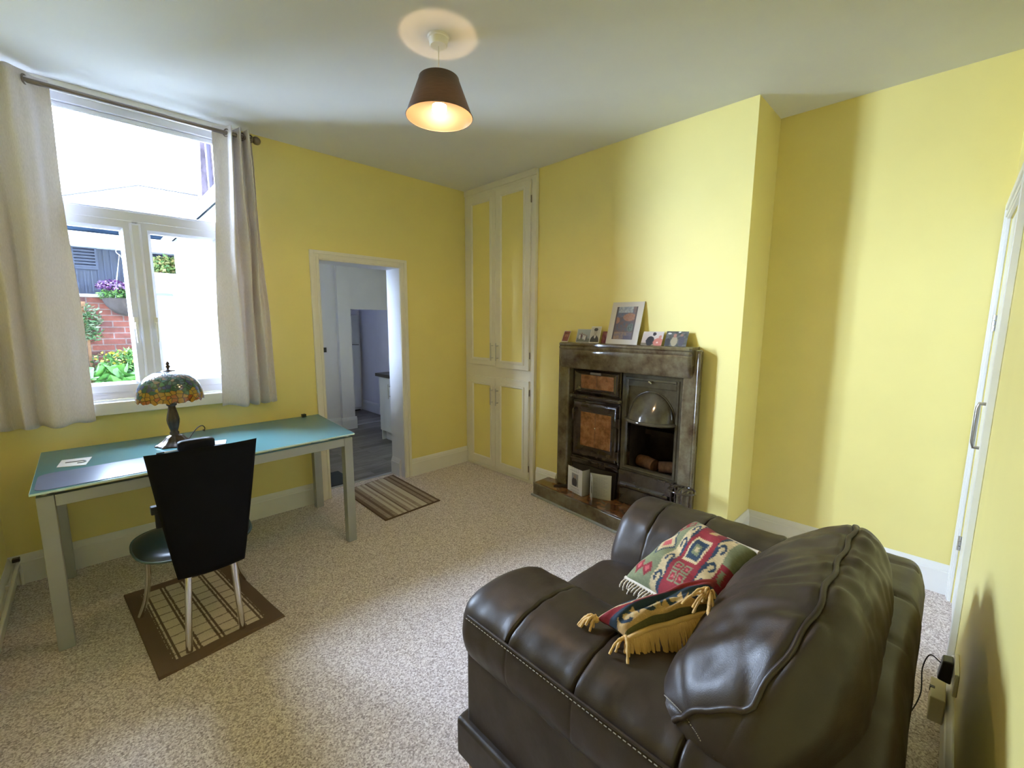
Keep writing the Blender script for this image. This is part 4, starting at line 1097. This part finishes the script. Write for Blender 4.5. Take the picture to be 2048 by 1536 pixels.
def cushion(name, label, C, thick, patt, sag=.0, curl=None, nseg=110):
    C = [Vector(p) for p in C]
    nrm = ((C[1]-C[0]).cross(C[3]-C[0])).normalized()
    if nrm.z < 0: nrm = -nrm
    cen = sum(C, Vector())/4
    r = thing(name, label, 'cushion', (cen.x, cen.y, min(p.z for p in C)), 'patterned cushions on the armchair')
    def f(sd):
        def g(u, v):
            a, b_ = 2*u-1, 2*v-1
            k = ((1-a**4)*(1-b_**4))
            prof = max(0, k)**.42
            # edges pull in between the corners
            uu = u+.03*a*(1-b_*b_)*-1; vv = v-.03*b_*(1-a*a)
            p = bil(C, uu, vv)
            wr = .008*nz(u*5, v*5, sd)+.005*nz(u*3+v*7, v*2, 9)
            p = p+nrm*(thick*(1 if sd > 0 else -.75)*prof*(1+.12*nz(u*3, v*3))+wr*prof)
            if curl: p = p+curl(u, v)
            return p
        return g
    top, botm = f(1), f(-1)
    MB().grid(top, nseg, nseg, colfn=patt).grid(botm, 30, 30, flip=True, colfn=patt).build('cover', VELV, r, smooth=180)
    return r, top, nrm
PA = [(-1.50, -2.815, .525), (-1.63, -3.148, .57), (-1.334, -3.215, .72), (-1.2, -2.953, .70)]
c1, topA, nA = cushion('kilim_cushion', 'green and red patterned cushion with a white fringe leaning on the armchair back', PA, .065, kil)
def fringe(name, P0, P1, out, down, L, m_, parent, n_, r=.0032, seed=1, edge=.006, mid=None):
    """twisted cords hanging from a woven braid"""
    rg = random.Random(seed); f_ = MB(); e = MB()
    pts = [mid(k/24) if mid else Vector(P0).lerp(Vector(P1), k/24) for k in range(25)]
    e.tube(pts, edge, 8)
    for i in range(n_):
        t = (i+.5)/n_; p = mid(t) if mid else Vector(P0).lerp(Vector(P1), t)
        l = L*rg.uniform(.8, 1.1); jx = rg.uniform(-.010, .010); jy = rg.uniform(-.010, .010)
        d = out*l; g = down*l
        q = [p, p+d*.35+g*.1, p+d*.7+g*.45+Vector((jx, jy, 0))*.5, p+d*.85+g*.95+Vector((jx, jy, 0))]
        c = crom(q, 12)
        f_.tube(c, [r*(1+.22*sin(k*2.1+i)) for k in range(13)], 6)
    e.build(name+'_braid', m_, parent, smooth=60); f_.build(name, m_, parent, smooth=60)
FW = mat('cream_cord', (.56, .48, .38), .8, var=.12, bs=.5, bscale=400); FG = mat('gold_cord', (.62, .40, .16), .75, var=.2, bs=.5, bscale=400)
e0 = lambda t: topA(t, 0.0)+Vector((0, 0, .004))
fringe('fringe', None, None, Vector((-.75, .25, 0)).normalized(), Vector((0, 0, -.6)), .05, FW, c1, 26, .0034, 3, .009, e0)
e1 = lambda t: topA(.55+.45*t, 1.0)+Vector((0, 0, .004))
fringe('fringe', None, None, Vector((.3, -.3, .3)), Vector((0, 0, -.6)), .045, FW, c1, 14, .0036, 4, .010, e1)
PB = [(-1.965, -2.995, .69), (-1.640, -3.19, .75), (-1.755, -3.225, .725), (-1.970, -3.090, .69)]
c2, topB, nB = cushion('kilim_cushion', 'red cushion with navy hook border and gold rope fringe lying across the near arm', PB, .045, kil2)
eg = lambda t: topB(t, .99)+Vector((-.004, -.004, -.006))
fringe('fringe', None, None, Vector((-.35, -.75, 0)).normalized()*.35, Vector((0, 0, -1.0)), .112, FG, c2, 58, .0034, 5, .0075, eg)
for P_, dd, s_, TL in ((topB(0, 1), Vector((-.6, -.1, -.1)), 6, 1.25), (topB(.97, .75)+Vector((0, 0, .012)), Vector((-.55, .1, .25)), 7, 1.9), (topB(.99, .98), Vector((-.3, -.3, -.5)), 17, 2.0), (topB(0, 0), Vector((-.4, .5, .1)), 8, .9)):
    rg = random.Random(s_); t_ = MB()
    for i in range(16 if TL > 1.5 else 11):
        a = TL*Vector((rg.uniform(-.5, .5), rg.uniform(-.5, .5), rg.uniform(-.3, .2)))+dd*TL
        q = [P_, P_+a*.018+Vector((0, 0, .008)), P_+a*.034, P_+a*.046-Vector((0, 0, .018))]
        t_.tube(crom(q, 10), [.0034*(1+.2*sin(k*2.2)) for k in range(11)], 6)
    t_.sphere(P_, .009)
    t_.build('tassel', FG, c2, smooth=60)

# ---------------------------------------------------------------- kitchen beyond the doorway
KX0, KX1, KZ = -1.70, .40, 2.26
S(MB().box(KX0-.1, KX1+.1, .205, 3.6, -.06, .0005), 'floor_kitchen', PLANKS)
S(MB().box(KX0-.1, KX1+.1, WT, 3.6, KZ, KZ+.1), 'ceiling_kitchen', CEIL)
k = MB(); ky0, ky1, kz0, kz1 = .80, 1.40, 1.45, 1.95
k.box(KX0-.1, KX0, WT, ky0, 0, KZ).box(KX0-.1, KX0, ky1, 3.6, 0, KZ).box(KX0-.1, KX0, ky0, ky1, 0, kz0).box(KX0-.1, KX0, ky0, ky1, kz1, KZ)
S(k, 'wall_kitchen_left', KWALL)
S(MB().box(KX0, -.40, 2.33, 2.45, 0, KZ), 'wall_kitchen_back', KWALL)
S(MB().box(-.42, -.245, 2.26, 2.45, 0, KZ), 'wall_kitchen_pillar', KWALL)
S(MB().box(-.245, KX1, 2.30, 2.42, 1.675, KZ), 'wall_kitchen_bulkhead', KWALL)
S(MB().box(KX1+.06, KX1+.1, 2.42, 3.6, 0, KZ).box(KX1, KX1+.1, WT, 2.42, 0, KZ), 'wall_kitchen_right', KWALL)
k = MB().box(-.7, KX1+.1, 3.5, 3.6, 0, KZ).box(KX0, -1.2, 3.5, 3.6, 0, KZ).box(-1.2, -.7, 3.5, 3.6, 0, 1.2).box(-1.2, -.7, 3.5, 3.6, 1.9, KZ)  # unseen opening added in this wall to bring daylight into the nook
S(k, 'wall_kitchen_far', KWALL)
b = MB(); skirt(b, (-1.7, 2.33), (-.40, 2.33), (0, -1)); skirt(b, (-.44, 2.26), (-.225, 2.26), (0, -1)); skirt(b, (-.245, 2.26), (-.245, 2.45), (1, 0)); skirt(b, (KX1+.06, 2.42), (KX1+.06, 3.5), (-1, 0)); skirt(b, (KX0, 3.5), (KX1+.06, 3.5), (0, -1))
S(b, 'baseboard_kitchen', UPVC, smooth=30)
S(MB().box(-.215, KX1, 2.40, 2.43, 0, .006), 'trim_8', METAL)
kw = thing('window_2', 'kitchen side window', None, (KX0-.05, 1.2, kz0), kind='structure')
MB().rings(lambda u, v, h: (KX0-.05-h, u, v), (ky0, ky1, kz0, kz1), [(0, 0), (0, .05), (.05, .05), (.05, 0), (0, 0)], hole=True).build('window_frame', UPVC, kw)
MB().box(KX0-.08, KX0-.075, ky0+.05, ky1-.05, kz0+.05, kz1-.05).build('pane', PANE, kw)
WA = mat('white_appliance', (.70, .72, .76), .3, var=.01)
fr = thing('fridge_freezer', 'tall white fridge freezer at the back of the kitchen', 'fridge', (.1, 3.40, 0))
MB().box(-.16, .392, 3.10+.32, 3.49, .02, 1.61).build('cabinet', WA, fr, bevel=.006)
MB().box(-.16, .392, 3.385, 3.418, 1.13, 1.61).build('upper_door', WA, fr, bevel=.010)
MB().box(-.16, .392, 3.385, 3.418, .06, 1.12).build('lower_door', WA, fr, bevel=.010)
MB().box(-.155, .387, 3.40, 3.42, 1.115, 1.135).build('door_gap', BLACK, fr)
MB().box(-.15, .38, 3.43, 3.48, 0, .02).build('foot', BLACK, fr)
kc = thing('kitchen_base_cabinet', 'white glossy kitchen base cabinet with a bar handle', 'cabinet', (.05, .85, 0))
GW = mat('white_gloss_laminate', (.80, .82, .84), .12, var=.01)
MB().box(-.262, .385, .26, 1.455, .13, .822).build('carcass', GW, kc, bevel=.002)
MB().box(-.215, .38, .27, 1.43, 0, .13).build('plinth', GW, kc, bevel=.002)
MB().box(-.262, -.20, 1.438, 1.455, .0, .13).build('end_panel', GW, kc)
for a, b_ in ((.87, 1.44), (.28, .865)):
    o = MB().box(-.284, -.264, a, b_, .135, .815).build('cabinet_door', GW, kc, bevel=.002)
    hy = a+.06 if b_ > 1 else b_-.06
    hy = 1.155 if b_ > 1 else .6
    MB().tube([(-.316, hy, .57), (-.316, hy, .75)], .006, 10).tube([(-.284, hy, .60), (-.316, hy, .60)], .005, 8).tube([(-.284, hy, .72), (-.316, hy, .72)], .005, 8).build('handle', METAL, o, smooth=40)
o = MB().box(-.315, .392, .24, 1.485, .8225, .862).build('worktop', mat('dark_worktop', (.035, .030, .030), .35, var=.4, vscale=200), None, bevel=.004)
tagit(o, 'dark worktop on the white kitchen cabinet', 'worktop')
o = MB().box(-.62, -.575, 2.318, 2.329, 1.09, 1.155).build('light_switch', BLACK, None, bevel=.003)
tagit(o, 'black switch on the kitchen wall left of the pillar', 'switch')
o = MB().box(KX1+.048, KX1+.059, 2.56, 2.64, .42, .49).build('kitchen_socket', BLACK, None, bevel=.003)
tagit(o, 'dark socket low on the kitchen wall beside the cabinet', 'socket')

# ---------------------------------------------------------------- back yard seen through the window
CONC = mat('yard_paving', (.17, .17, .165), .9, var=.15, vscale=3)
S(MB().box(-9, 6, WT+.0, 16, -.20, -.07), 'ground_yard', CONC)
RW = mat('white_render', (.80, .81, .82), .8, var=.04, bs=.3, bscale=30)
S(MB().box(-1.86, -1.80, WT, ky0, -.07, 2.62).box(-1.86, -1.80, ky1, 4.36, -.07, 2.62).box(-1.86, -1.80, ky0, ky1, -.07, kz0-.03).box(-1.86, -1.80, ky0, ky1, kz1+.03, 2.62), 'wall_kitchen_outside', RW)
S(MB().hexa([(-1.93, WT, 2.62), (.6, WT, 2.62), (.6, 4.35, 2.62), (-1.93, 4.35, 2.62)], [(-1.93, WT, 2.66), (.6, WT, 3.3), (.6, 4.35, 3.3), (-1.93, 4.35, 2.66)]), 'ceiling_kitchen_roof', mat('slate', (.012, .016, .022), .9, spec=0, var=.2))
S(MB().tube([(-1.96, WT+.05, 2.60), (-1.96, 4.35, 2.60)], .045, 10), 'trim_9', WHT, smooth=50)
gw = thing('white_yard_wall', 'low white painted wall across the end of the yard', 'wall', (-1.95, 4.4, -.07))
MB().box(-2.28, -1.861, 4.36, 4.50, -.07, 2.17).build('render_wall', RW, gw, bevel=.01)
MB().box(-2.14, -1.93, 4.30, 4.36, 1.865, 1.885).box(-2.14, -1.93, 4.25, 4.30, 1.85, 1.868).build('flap', mat('grey_flap', (.10, .12, .16), .5), gw)
bw = thing('brick_garden_wall', 'red brick garden wall under the hanging basket', 'wall', (-2.6, 4.4, -.07))
MB().box(-3.6, -2.28, 4.35, 4.55, -.07, 1.80).build('brickwork', BRICK, bw)
MB().box(-3.6, -2.28, 4.32, 4.58, 1.80, 1.84).build('coping', mat('stone_coping', (.30, .28, .27), .9, var=.2), bw, bevel=.008)
BLU = mat('blue_grey_cladding', (.030, .040, .072), .6, var=.08)
cl = thing('clad_building', 'blue-grey timber clad building beyond the brick wall', 'building', (-2.3, 5.2, -.07))
c_ = MB().box(-6, .5, 5.0, 5.04, -.07, 2.65)
c_.build('wall', BLU, cl)
c_ = MB(); x = -3.4
while x < -1.2: c_.box(x, x+.018, 4.98, 5.0, -.07, 2.50); x += .073
c_.build('battens', BLU, cl)
lv = MB().rings(lambda u, v, h: (u, 4.98-h, v), (-2.915, -2.655, 2.205, 2.55), [(0, 0), (0, .03), (.025, .03), (.025, 0)], hole=True)
for i in range(7): z = 2.235+i*.042; lv.hexa([(-2.89, 4.955, z), (-2.68, 4.955, z), (-2.68, 4.975, z+.012), (-2.89, 4.975, z+.012)], [(-2.89, 4.955, z+.024), (-2.68, 4.955, z+.024), (-2.68, 4.975, z+.036), (-2.89, 4.975, z+.036)])
lv.build('louvre_vent', BLU, cl)
MB().box(-6, .5, 4.58, 4.64, 2.475, 2.655).build('fascia', RW, cl)
MB().box(-6, .5, 4.60, 5.0, 2.50, 2.53).build('soffit', RW, cl)
MB().box(-2.99, -2.935, 4.93, 4.98, 2.18, 2.50).build('corner_post', RW, cl)
MB().hexa([(-6, 4.60, 2.655), (.5, 4.60, 2.655), (.5, 5.4, 2.655), (-6, 5.4, 2.655)], [(-6, 4.60, 2.675), (.5, 4.60, 2.675), (.5, 5.4, 2.96), (-6, 5.4, 2.96)]).build('roof', mat('blue_slate', (.006, .010, .016), .9, spec=0, var=.4), cl)
fb_ = thing('roof_behind', 'pale gabled roof far beyond the yard', 'building', (-1.5, 12.5, -.07))
MB().prism([(-3.2, 12, -.07), (.6, 12, -.07), (.6, 12, 4.9), (-.2, 12, 5.04), (-1.50, 12, 5.04), (-3.2, 12, 4.40)], (0, 2, 0)).build('gable_wall', mat('pale_roof', (.75, .76, .78), .8), fb_)
MB().tube([(-3.2, 11.97, 4.42), (-1.50, 11.97, 5.06), (-.2, 11.97, 5.06)], .02, 6).build('verge', mat('verge_grey', (.12, .12, .12), .8), fb_)
gb = thing('brick_house_gable', 'pale brick house wall with a drainpipe at the top right of the window', 'building', (.6, 12, -.07))
PBR = mat('pale_brick', (.13, .10, .12), .9, var=.45, vscale=5)
MB().prism([(-.25, 11.5, 3.5), (1.6, 11.5, 3.5), (1.6, 11.5, 8.5), (.2, 11.5, 8.5), (-.12, 11.5, 6.6)], (0, 3, 0)).build('brick_wall', PBR, gb)
MB().box(-.2, 1.6, 11.5, 14, -.07, 3.5).build('lower_wall', RW, gb)
MB().tube([(.02, 11.42, 6.4), (.02, 11.42, 4.5)], .06, 8).build('drainpipe', mat('lilac_pipe', (.07, .055, .09), .5), gb, smooth=50)
MB().box(-.18, .18, 11.35, 11.49, 4.30, 4.62).build('hopper', mat('blue_hopper', (.05, .08, .12), .5), gb, bevel=.03)
o = MB().tube([(-1.35, 4.7, 2.70), (-1.06, 4.7, 3.7)], .008, 6).build('cable', BLACK, None, smooth=50)
tagit(o, 'thin dark cable slanting above the extension roof', 'cable')

def leafmat(name, c, c2):
    m, nt, b = newmat(name); g = N(nt, 'ShaderNodeNewGeometry'); r = N(nt, 'ShaderNodeVertexColor', layer_name='Col')
    nt.links.new(r.outputs[0], b.inputs['Base Color']); b.inputs['Roughness'].default_value = .5; return m
LEAF = leafmat('leaf', 0, 0)
def foliage(name, c, h, n_, ls, pal, parent, seed, ell=True, shape=.5):
    rg = random.Random(seed); mb = MB(); mb.col = []
    for i in range(n_):
        while True:
            q = Vector((rg.uniform(-1, 1), rg.uniform(-1, 1), rg.uniform(-1, 1)))
            if not ell or .25 < q.length < 1: break
        p = Vector(c)+Vector((q.x*h[0], q.y*h[1], q.z*h[2]))
        d = Vector((rg.uniform(-1, 1), rg.uniform(-1.2, .6), rg.uniform(-.4, 1))).normalized(); a = d.cross(Vector((rg.uniform(-1, 1), rg.uniform(-1, 1), 1))).normalized(); l = ls*rg.uniform(.6, 1.2)
        nn = d.cross(a)
        b0 = len(mb.v)
        mb.v += [tuple(p), tuple(p+d*l*.5+a*l*shape*.5-nn*l*.06), tuple(p+d*l), tuple(p+d*l*.5-a*l*shape*.5-nn*l*.06), tuple(p+d*l*.5+nn*l*.05)]
        mb.f += [(b0, b0+1, b0+4), (b0+1, b0+2, b0+4), (b0+2, b0+3, b0+4), (b0+3, b0, b0+4)]
        cc = pal[rg.randrange(len(pal))]; f_ = .62*rg.uniform(.8, 1.2); mb.col += [tuple(x*f_ for x in cc)]*5
    return mb.build(name, LEAF, parent)
hb = thing('hanging_basket', 'hanging basket of purple petunias and leaves hung from the fascia', 'hanging basket', (-2.42, 4.30, 1.55))
bx_, by_ = -2.44, 4.20
MB().lathe([(.03, 1.56), (.13, 1.60), (.21, 1.69), (.245, 1.775), (.255, 1.785), (.235, 1.785), (.20, 1.70), (.12, 1.615), (.03, 1.58)], (bx_, by_, 0), 28).build('wicker_basket', mat('dark_wicker', (.03, .022, .02), .9, var=.5, vscale=50, bs=1, bscale=80), hb, smooth=50)
foliage('leaves', (bx_, by_, 1.83), (.27, .22, .09), 900, .06, [(.08, .20, .05), (.12, .28, .06), (.05, .13, .04), (.2, .36, .1)], hb, 1)
foliage('flowers', (bx_-.13, by_-.10, 1.93), (.17, .14, .075), 420, .035, [(.06, .004, .08), (.05, .004, .07), (.30, .18, .32), (.09, .008, .10)], hb, 2, shape=1.1)
foliage('red_flowers', (bx_+.10, by_-.12, 1.92), (.07, .08, .05), 60, .05, [(.30, .01, .06), (.22, .01, .05)], hb, 3, shape=1.1)
ch_ = MB()
for a in (0, 2.1, 4.2): ch_.tube([(bx_+.24*cos(a), by_+.20*sin(a), 1.785), (bx_-.02, by_, 2.36)], .0025, 5)
ch_.build('chains', SILVER, hb)
MB().tube(crom([(bx_-.02, by_, 2.35), (bx_-.05, by_, 2.385), (bx_-.04, by_, 2.42), (bx_+.0, by_, 2.42), (bx_+.0, by_, 2.44), (bx_, by_+.1, 2.50), (bx_, by_+.37, 2.52)], 20), .005, 6).build('hook', METAL, hb, smooth=50)
tr_ = thing('trellis', 'orange-brown wooden trellis against the brick wall', 'trellis', (-2.93, 4.3, -.07))
t_ = MB()
for x in (-3.10, -2.86): t_.box(x-.02, x+.02, 4.29, 4.315, -.07, 1.74)
for z in [.2+.24*i for i in range(7)]: t_.box(-3.12, -2.84, 4.27, 4.29, z-.015, z+.015)
t_.build('lattice', mat('tan_wood', (.17, .08, .035), .7, var=.15), tr_)
iv = thing('climbing_plant', 'leafy climber growing up the trellis beside the brick wall', 'plant', (-2.8, 4.25, -.07))
foliage('leaves', (-2.83, 4.24, 1.45), (.13, .05, .25), 260, .07, [(.06, .15, .05), (.10, .2, .08), (.25, .3, .2)], iv, 5)
foliage('lower_leaves', (-2.80, 4.24, .55), (.16, .05, .5), 160, .07, [(.07, .16, .04), (.10, .2, .08)], iv, 6)
MB().tube(crom([(-2.86, 4.25, -.07), (-2.82, 4.25, .5), (-2.88, 4.25, 1.0), (-2.83, 4.25, 1.7)], 14), .008, 6).build('stem', mat('stem_brown', (.08, .05, .03), .8), iv, smooth=50)
wp = thing('white_post', 'white painted post at the left edge of the yard view', 'post', (-3.0, 3.9, -.07))
MB().box(-3.18, -2.955, 3.95, 4.05, -.07, 1.72).build('post', RW, wp, bevel=.01)
sh_ = thing('flowering_shrub', 'green shrub with yellow flowers at the foot of the brick wall', 'shrub', (-2.6, 4.05, -.07))
foliage('leaves', (-2.50, 3.93, .62), (.40, .19, .50), 2600, .085, [(.09, .25, .05), (.14, .33, .07), (.05, .15, .04), (.2, .4, .1)], sh_, 9)
foliage('flowers', (-2.50, 3.85, 1.02), (.34, .12, .14), 110, .035, [(.40, .32, .02), (.45, .38, .05)], sh_, 10, shape=1.2)
MB().tube([(-2.5, 4.0, -.07), (-2.5, 4.0, .6)], .02, 6).build('stem', mat('stem_brown2', (.08, .05, .03), .8), sh_)
hs = thing('broad_leaved_plant', 'broad pale green leaves below the yellow-flowered shrub', 'plant', (-2.7, 3.6, -.07))
foliage('leaves', (-2.72, 3.42, .62), (.38, .11, .24), 150, .20, [(.08, .24, .04), (.06, .18, .035), (.10, .28, .06)], hs, 11, shape=.85)
MB().tube([(-2.68, 3.55, -.07), (-2.68, 3.55, .5)], .015, 6).build('stem', mat('stem_green', (.06, .10, .03), .8), hs)
tb = thing('wall_creeper', 'sunlit leafy creeper above the white yard wall', 'plant', (-1.9, 4.6, 2.1))
foliage('leaves', (-1.90, 4.62, 2.27), (.30, .10, .15), 900, .08, [(.10, .22, .06), (.25, .36, .10), (.42, .42, .16), (.35, .28, .10)], tb, 12)
MB().tube([(-2.1, 4.53, 2.1), (-1.9, 4.6, 2.3), (-1.7, 4.6, 2.25)], .01, 6).build('stem', mat('stem_brown3', (.08, .05, .03), .8), tb)

# ---------------------------------------------------------------- light
w = D.worlds.new('overcast_sky'); bpy.context.scene.world = w; w.use_nodes = True
bg = w.node_tree.nodes['Background']; bg.inputs[0].default_value = (.71, .88, 1.18, 1)
# overcast sky, brighter on the sun's side (beyond the yard) than overhead and behind the house
nt = w.node_tree; tc = N(nt, 'ShaderNodeTexCoord'); nm = N(nt, 'ShaderNodeVectorMath', operation='NORMALIZE'); sp = N(nt, 'ShaderNodeSeparateXYZ')
nt.links.new(tc.outputs['Generated'], nm.inputs[0]); nt.links.new(nm.outputs[0], sp.inputs[0])
dt = N(nt, 'ShaderNodeVectorMath', operation='DOT_PRODUCT'); nt.links.new(nm.outputs[0], dt.inputs[0]); dt.inputs[1].default_value = (-.82, .57, .03)
def mrange(src, a, b, c_, d):
    mr = N(nt, 'ShaderNodeMapRange', interpolation_type='SMOOTHSTEP'); nt.links.new(src, mr.inputs[0])
    for i, v in ((1, a), (2, b), (3, c_), (4, d)): mr.inputs[i].default_value = v
    return mr.outputs[0]
s1 = mrange(dt.outputs['Value'], .35, .96, .22, 1); s2 = mrange(sp.outputs[1], .0, .22, 0, SKY1)
mu = N(nt, 'ShaderNodeMath', operation='MULTIPLY_ADD'); nt.links.new(s1, mu.inputs[0]); nt.links.new(s2, mu.inputs[1]); mu.inputs[2].default_value = SKY0
nt.links.new(mu.outputs[0], bg.inputs[1])
def portal(loc, rot, sx_, sy_):
    l = D.lights.new('daylight_portal', 'AREA'); l.shape = 'RECTANGLE'; l.size = sx_; l.size_y = sy_; l.cycles.is_portal = True
    o = D.objects.new('daylight_portal', l); COL.objects.link(o); o.location = loc; o.rotation_euler = rot; return o
portal(((WX0+WX1)/2, WT+.02, (WZ0+WZ1)/2), (-PI/2, 0, 0), WX1-WX0, WZ1-WZ0)
portal((-.95, 3.61, 1.55), (-PI/2, 0, 0), .5, .7)  # at the opening added in the far kitchen wall
portal((KX0-.11, (ky0+ky1)/2, (kz0+kz1)/2), (0, -PI/2, 0), kz1-kz0, ky1-ky0)

# ---------------------------------------------------------------- camera
CP = dict(f=865.7962, yaw=-44.5348, pitch=-7.9534, roll=.3116)
y_, p_, r_ = [math.radians(CP[k]) for k in ('yaw', 'pitch', 'roll')]
F = Vector((sin(-y_)*cos(p_), cos(y_)*cos(p_), sin(p_))); Rt = Vector((F.y, -F.x, 0)).normalized(); Up = Rt.cross(F)
R2 = cos(r_)*Rt+sin(r_)*Up; U2 = -sin(r_)*Rt+cos(r_)*Up
cam = D.cameras.new('camera'); co = D.objects.new('camera', cam); COL.objects.link(co)
cam.sensor_width = 36; cam.lens = CP['f']*36/2048; cam.clip_start = .02; cam.clip_end = 100
M = Matrix((R2, U2, -F)).transposed().to_4x4(); M.translation = Vector((-2.8891, -3.602, 1.4885)); co.matrix_world = M
sc = bpy.context.scene; sc.camera = co
sc.view_settings.view_transform = 'Standard'; sc.view_settings.look = 'None'; sc.view_settings.gamma = 1; sc.view_settings.exposure = EXPO
sc.view_settings.use_curve_mapping = False
sc.cycles.max_bounces = 14; sc.cycles.diffuse_bounces = 8; sc.cycles.transparent_max_bounces = 12; sc.cycles.sample_clamp_indirect = 8
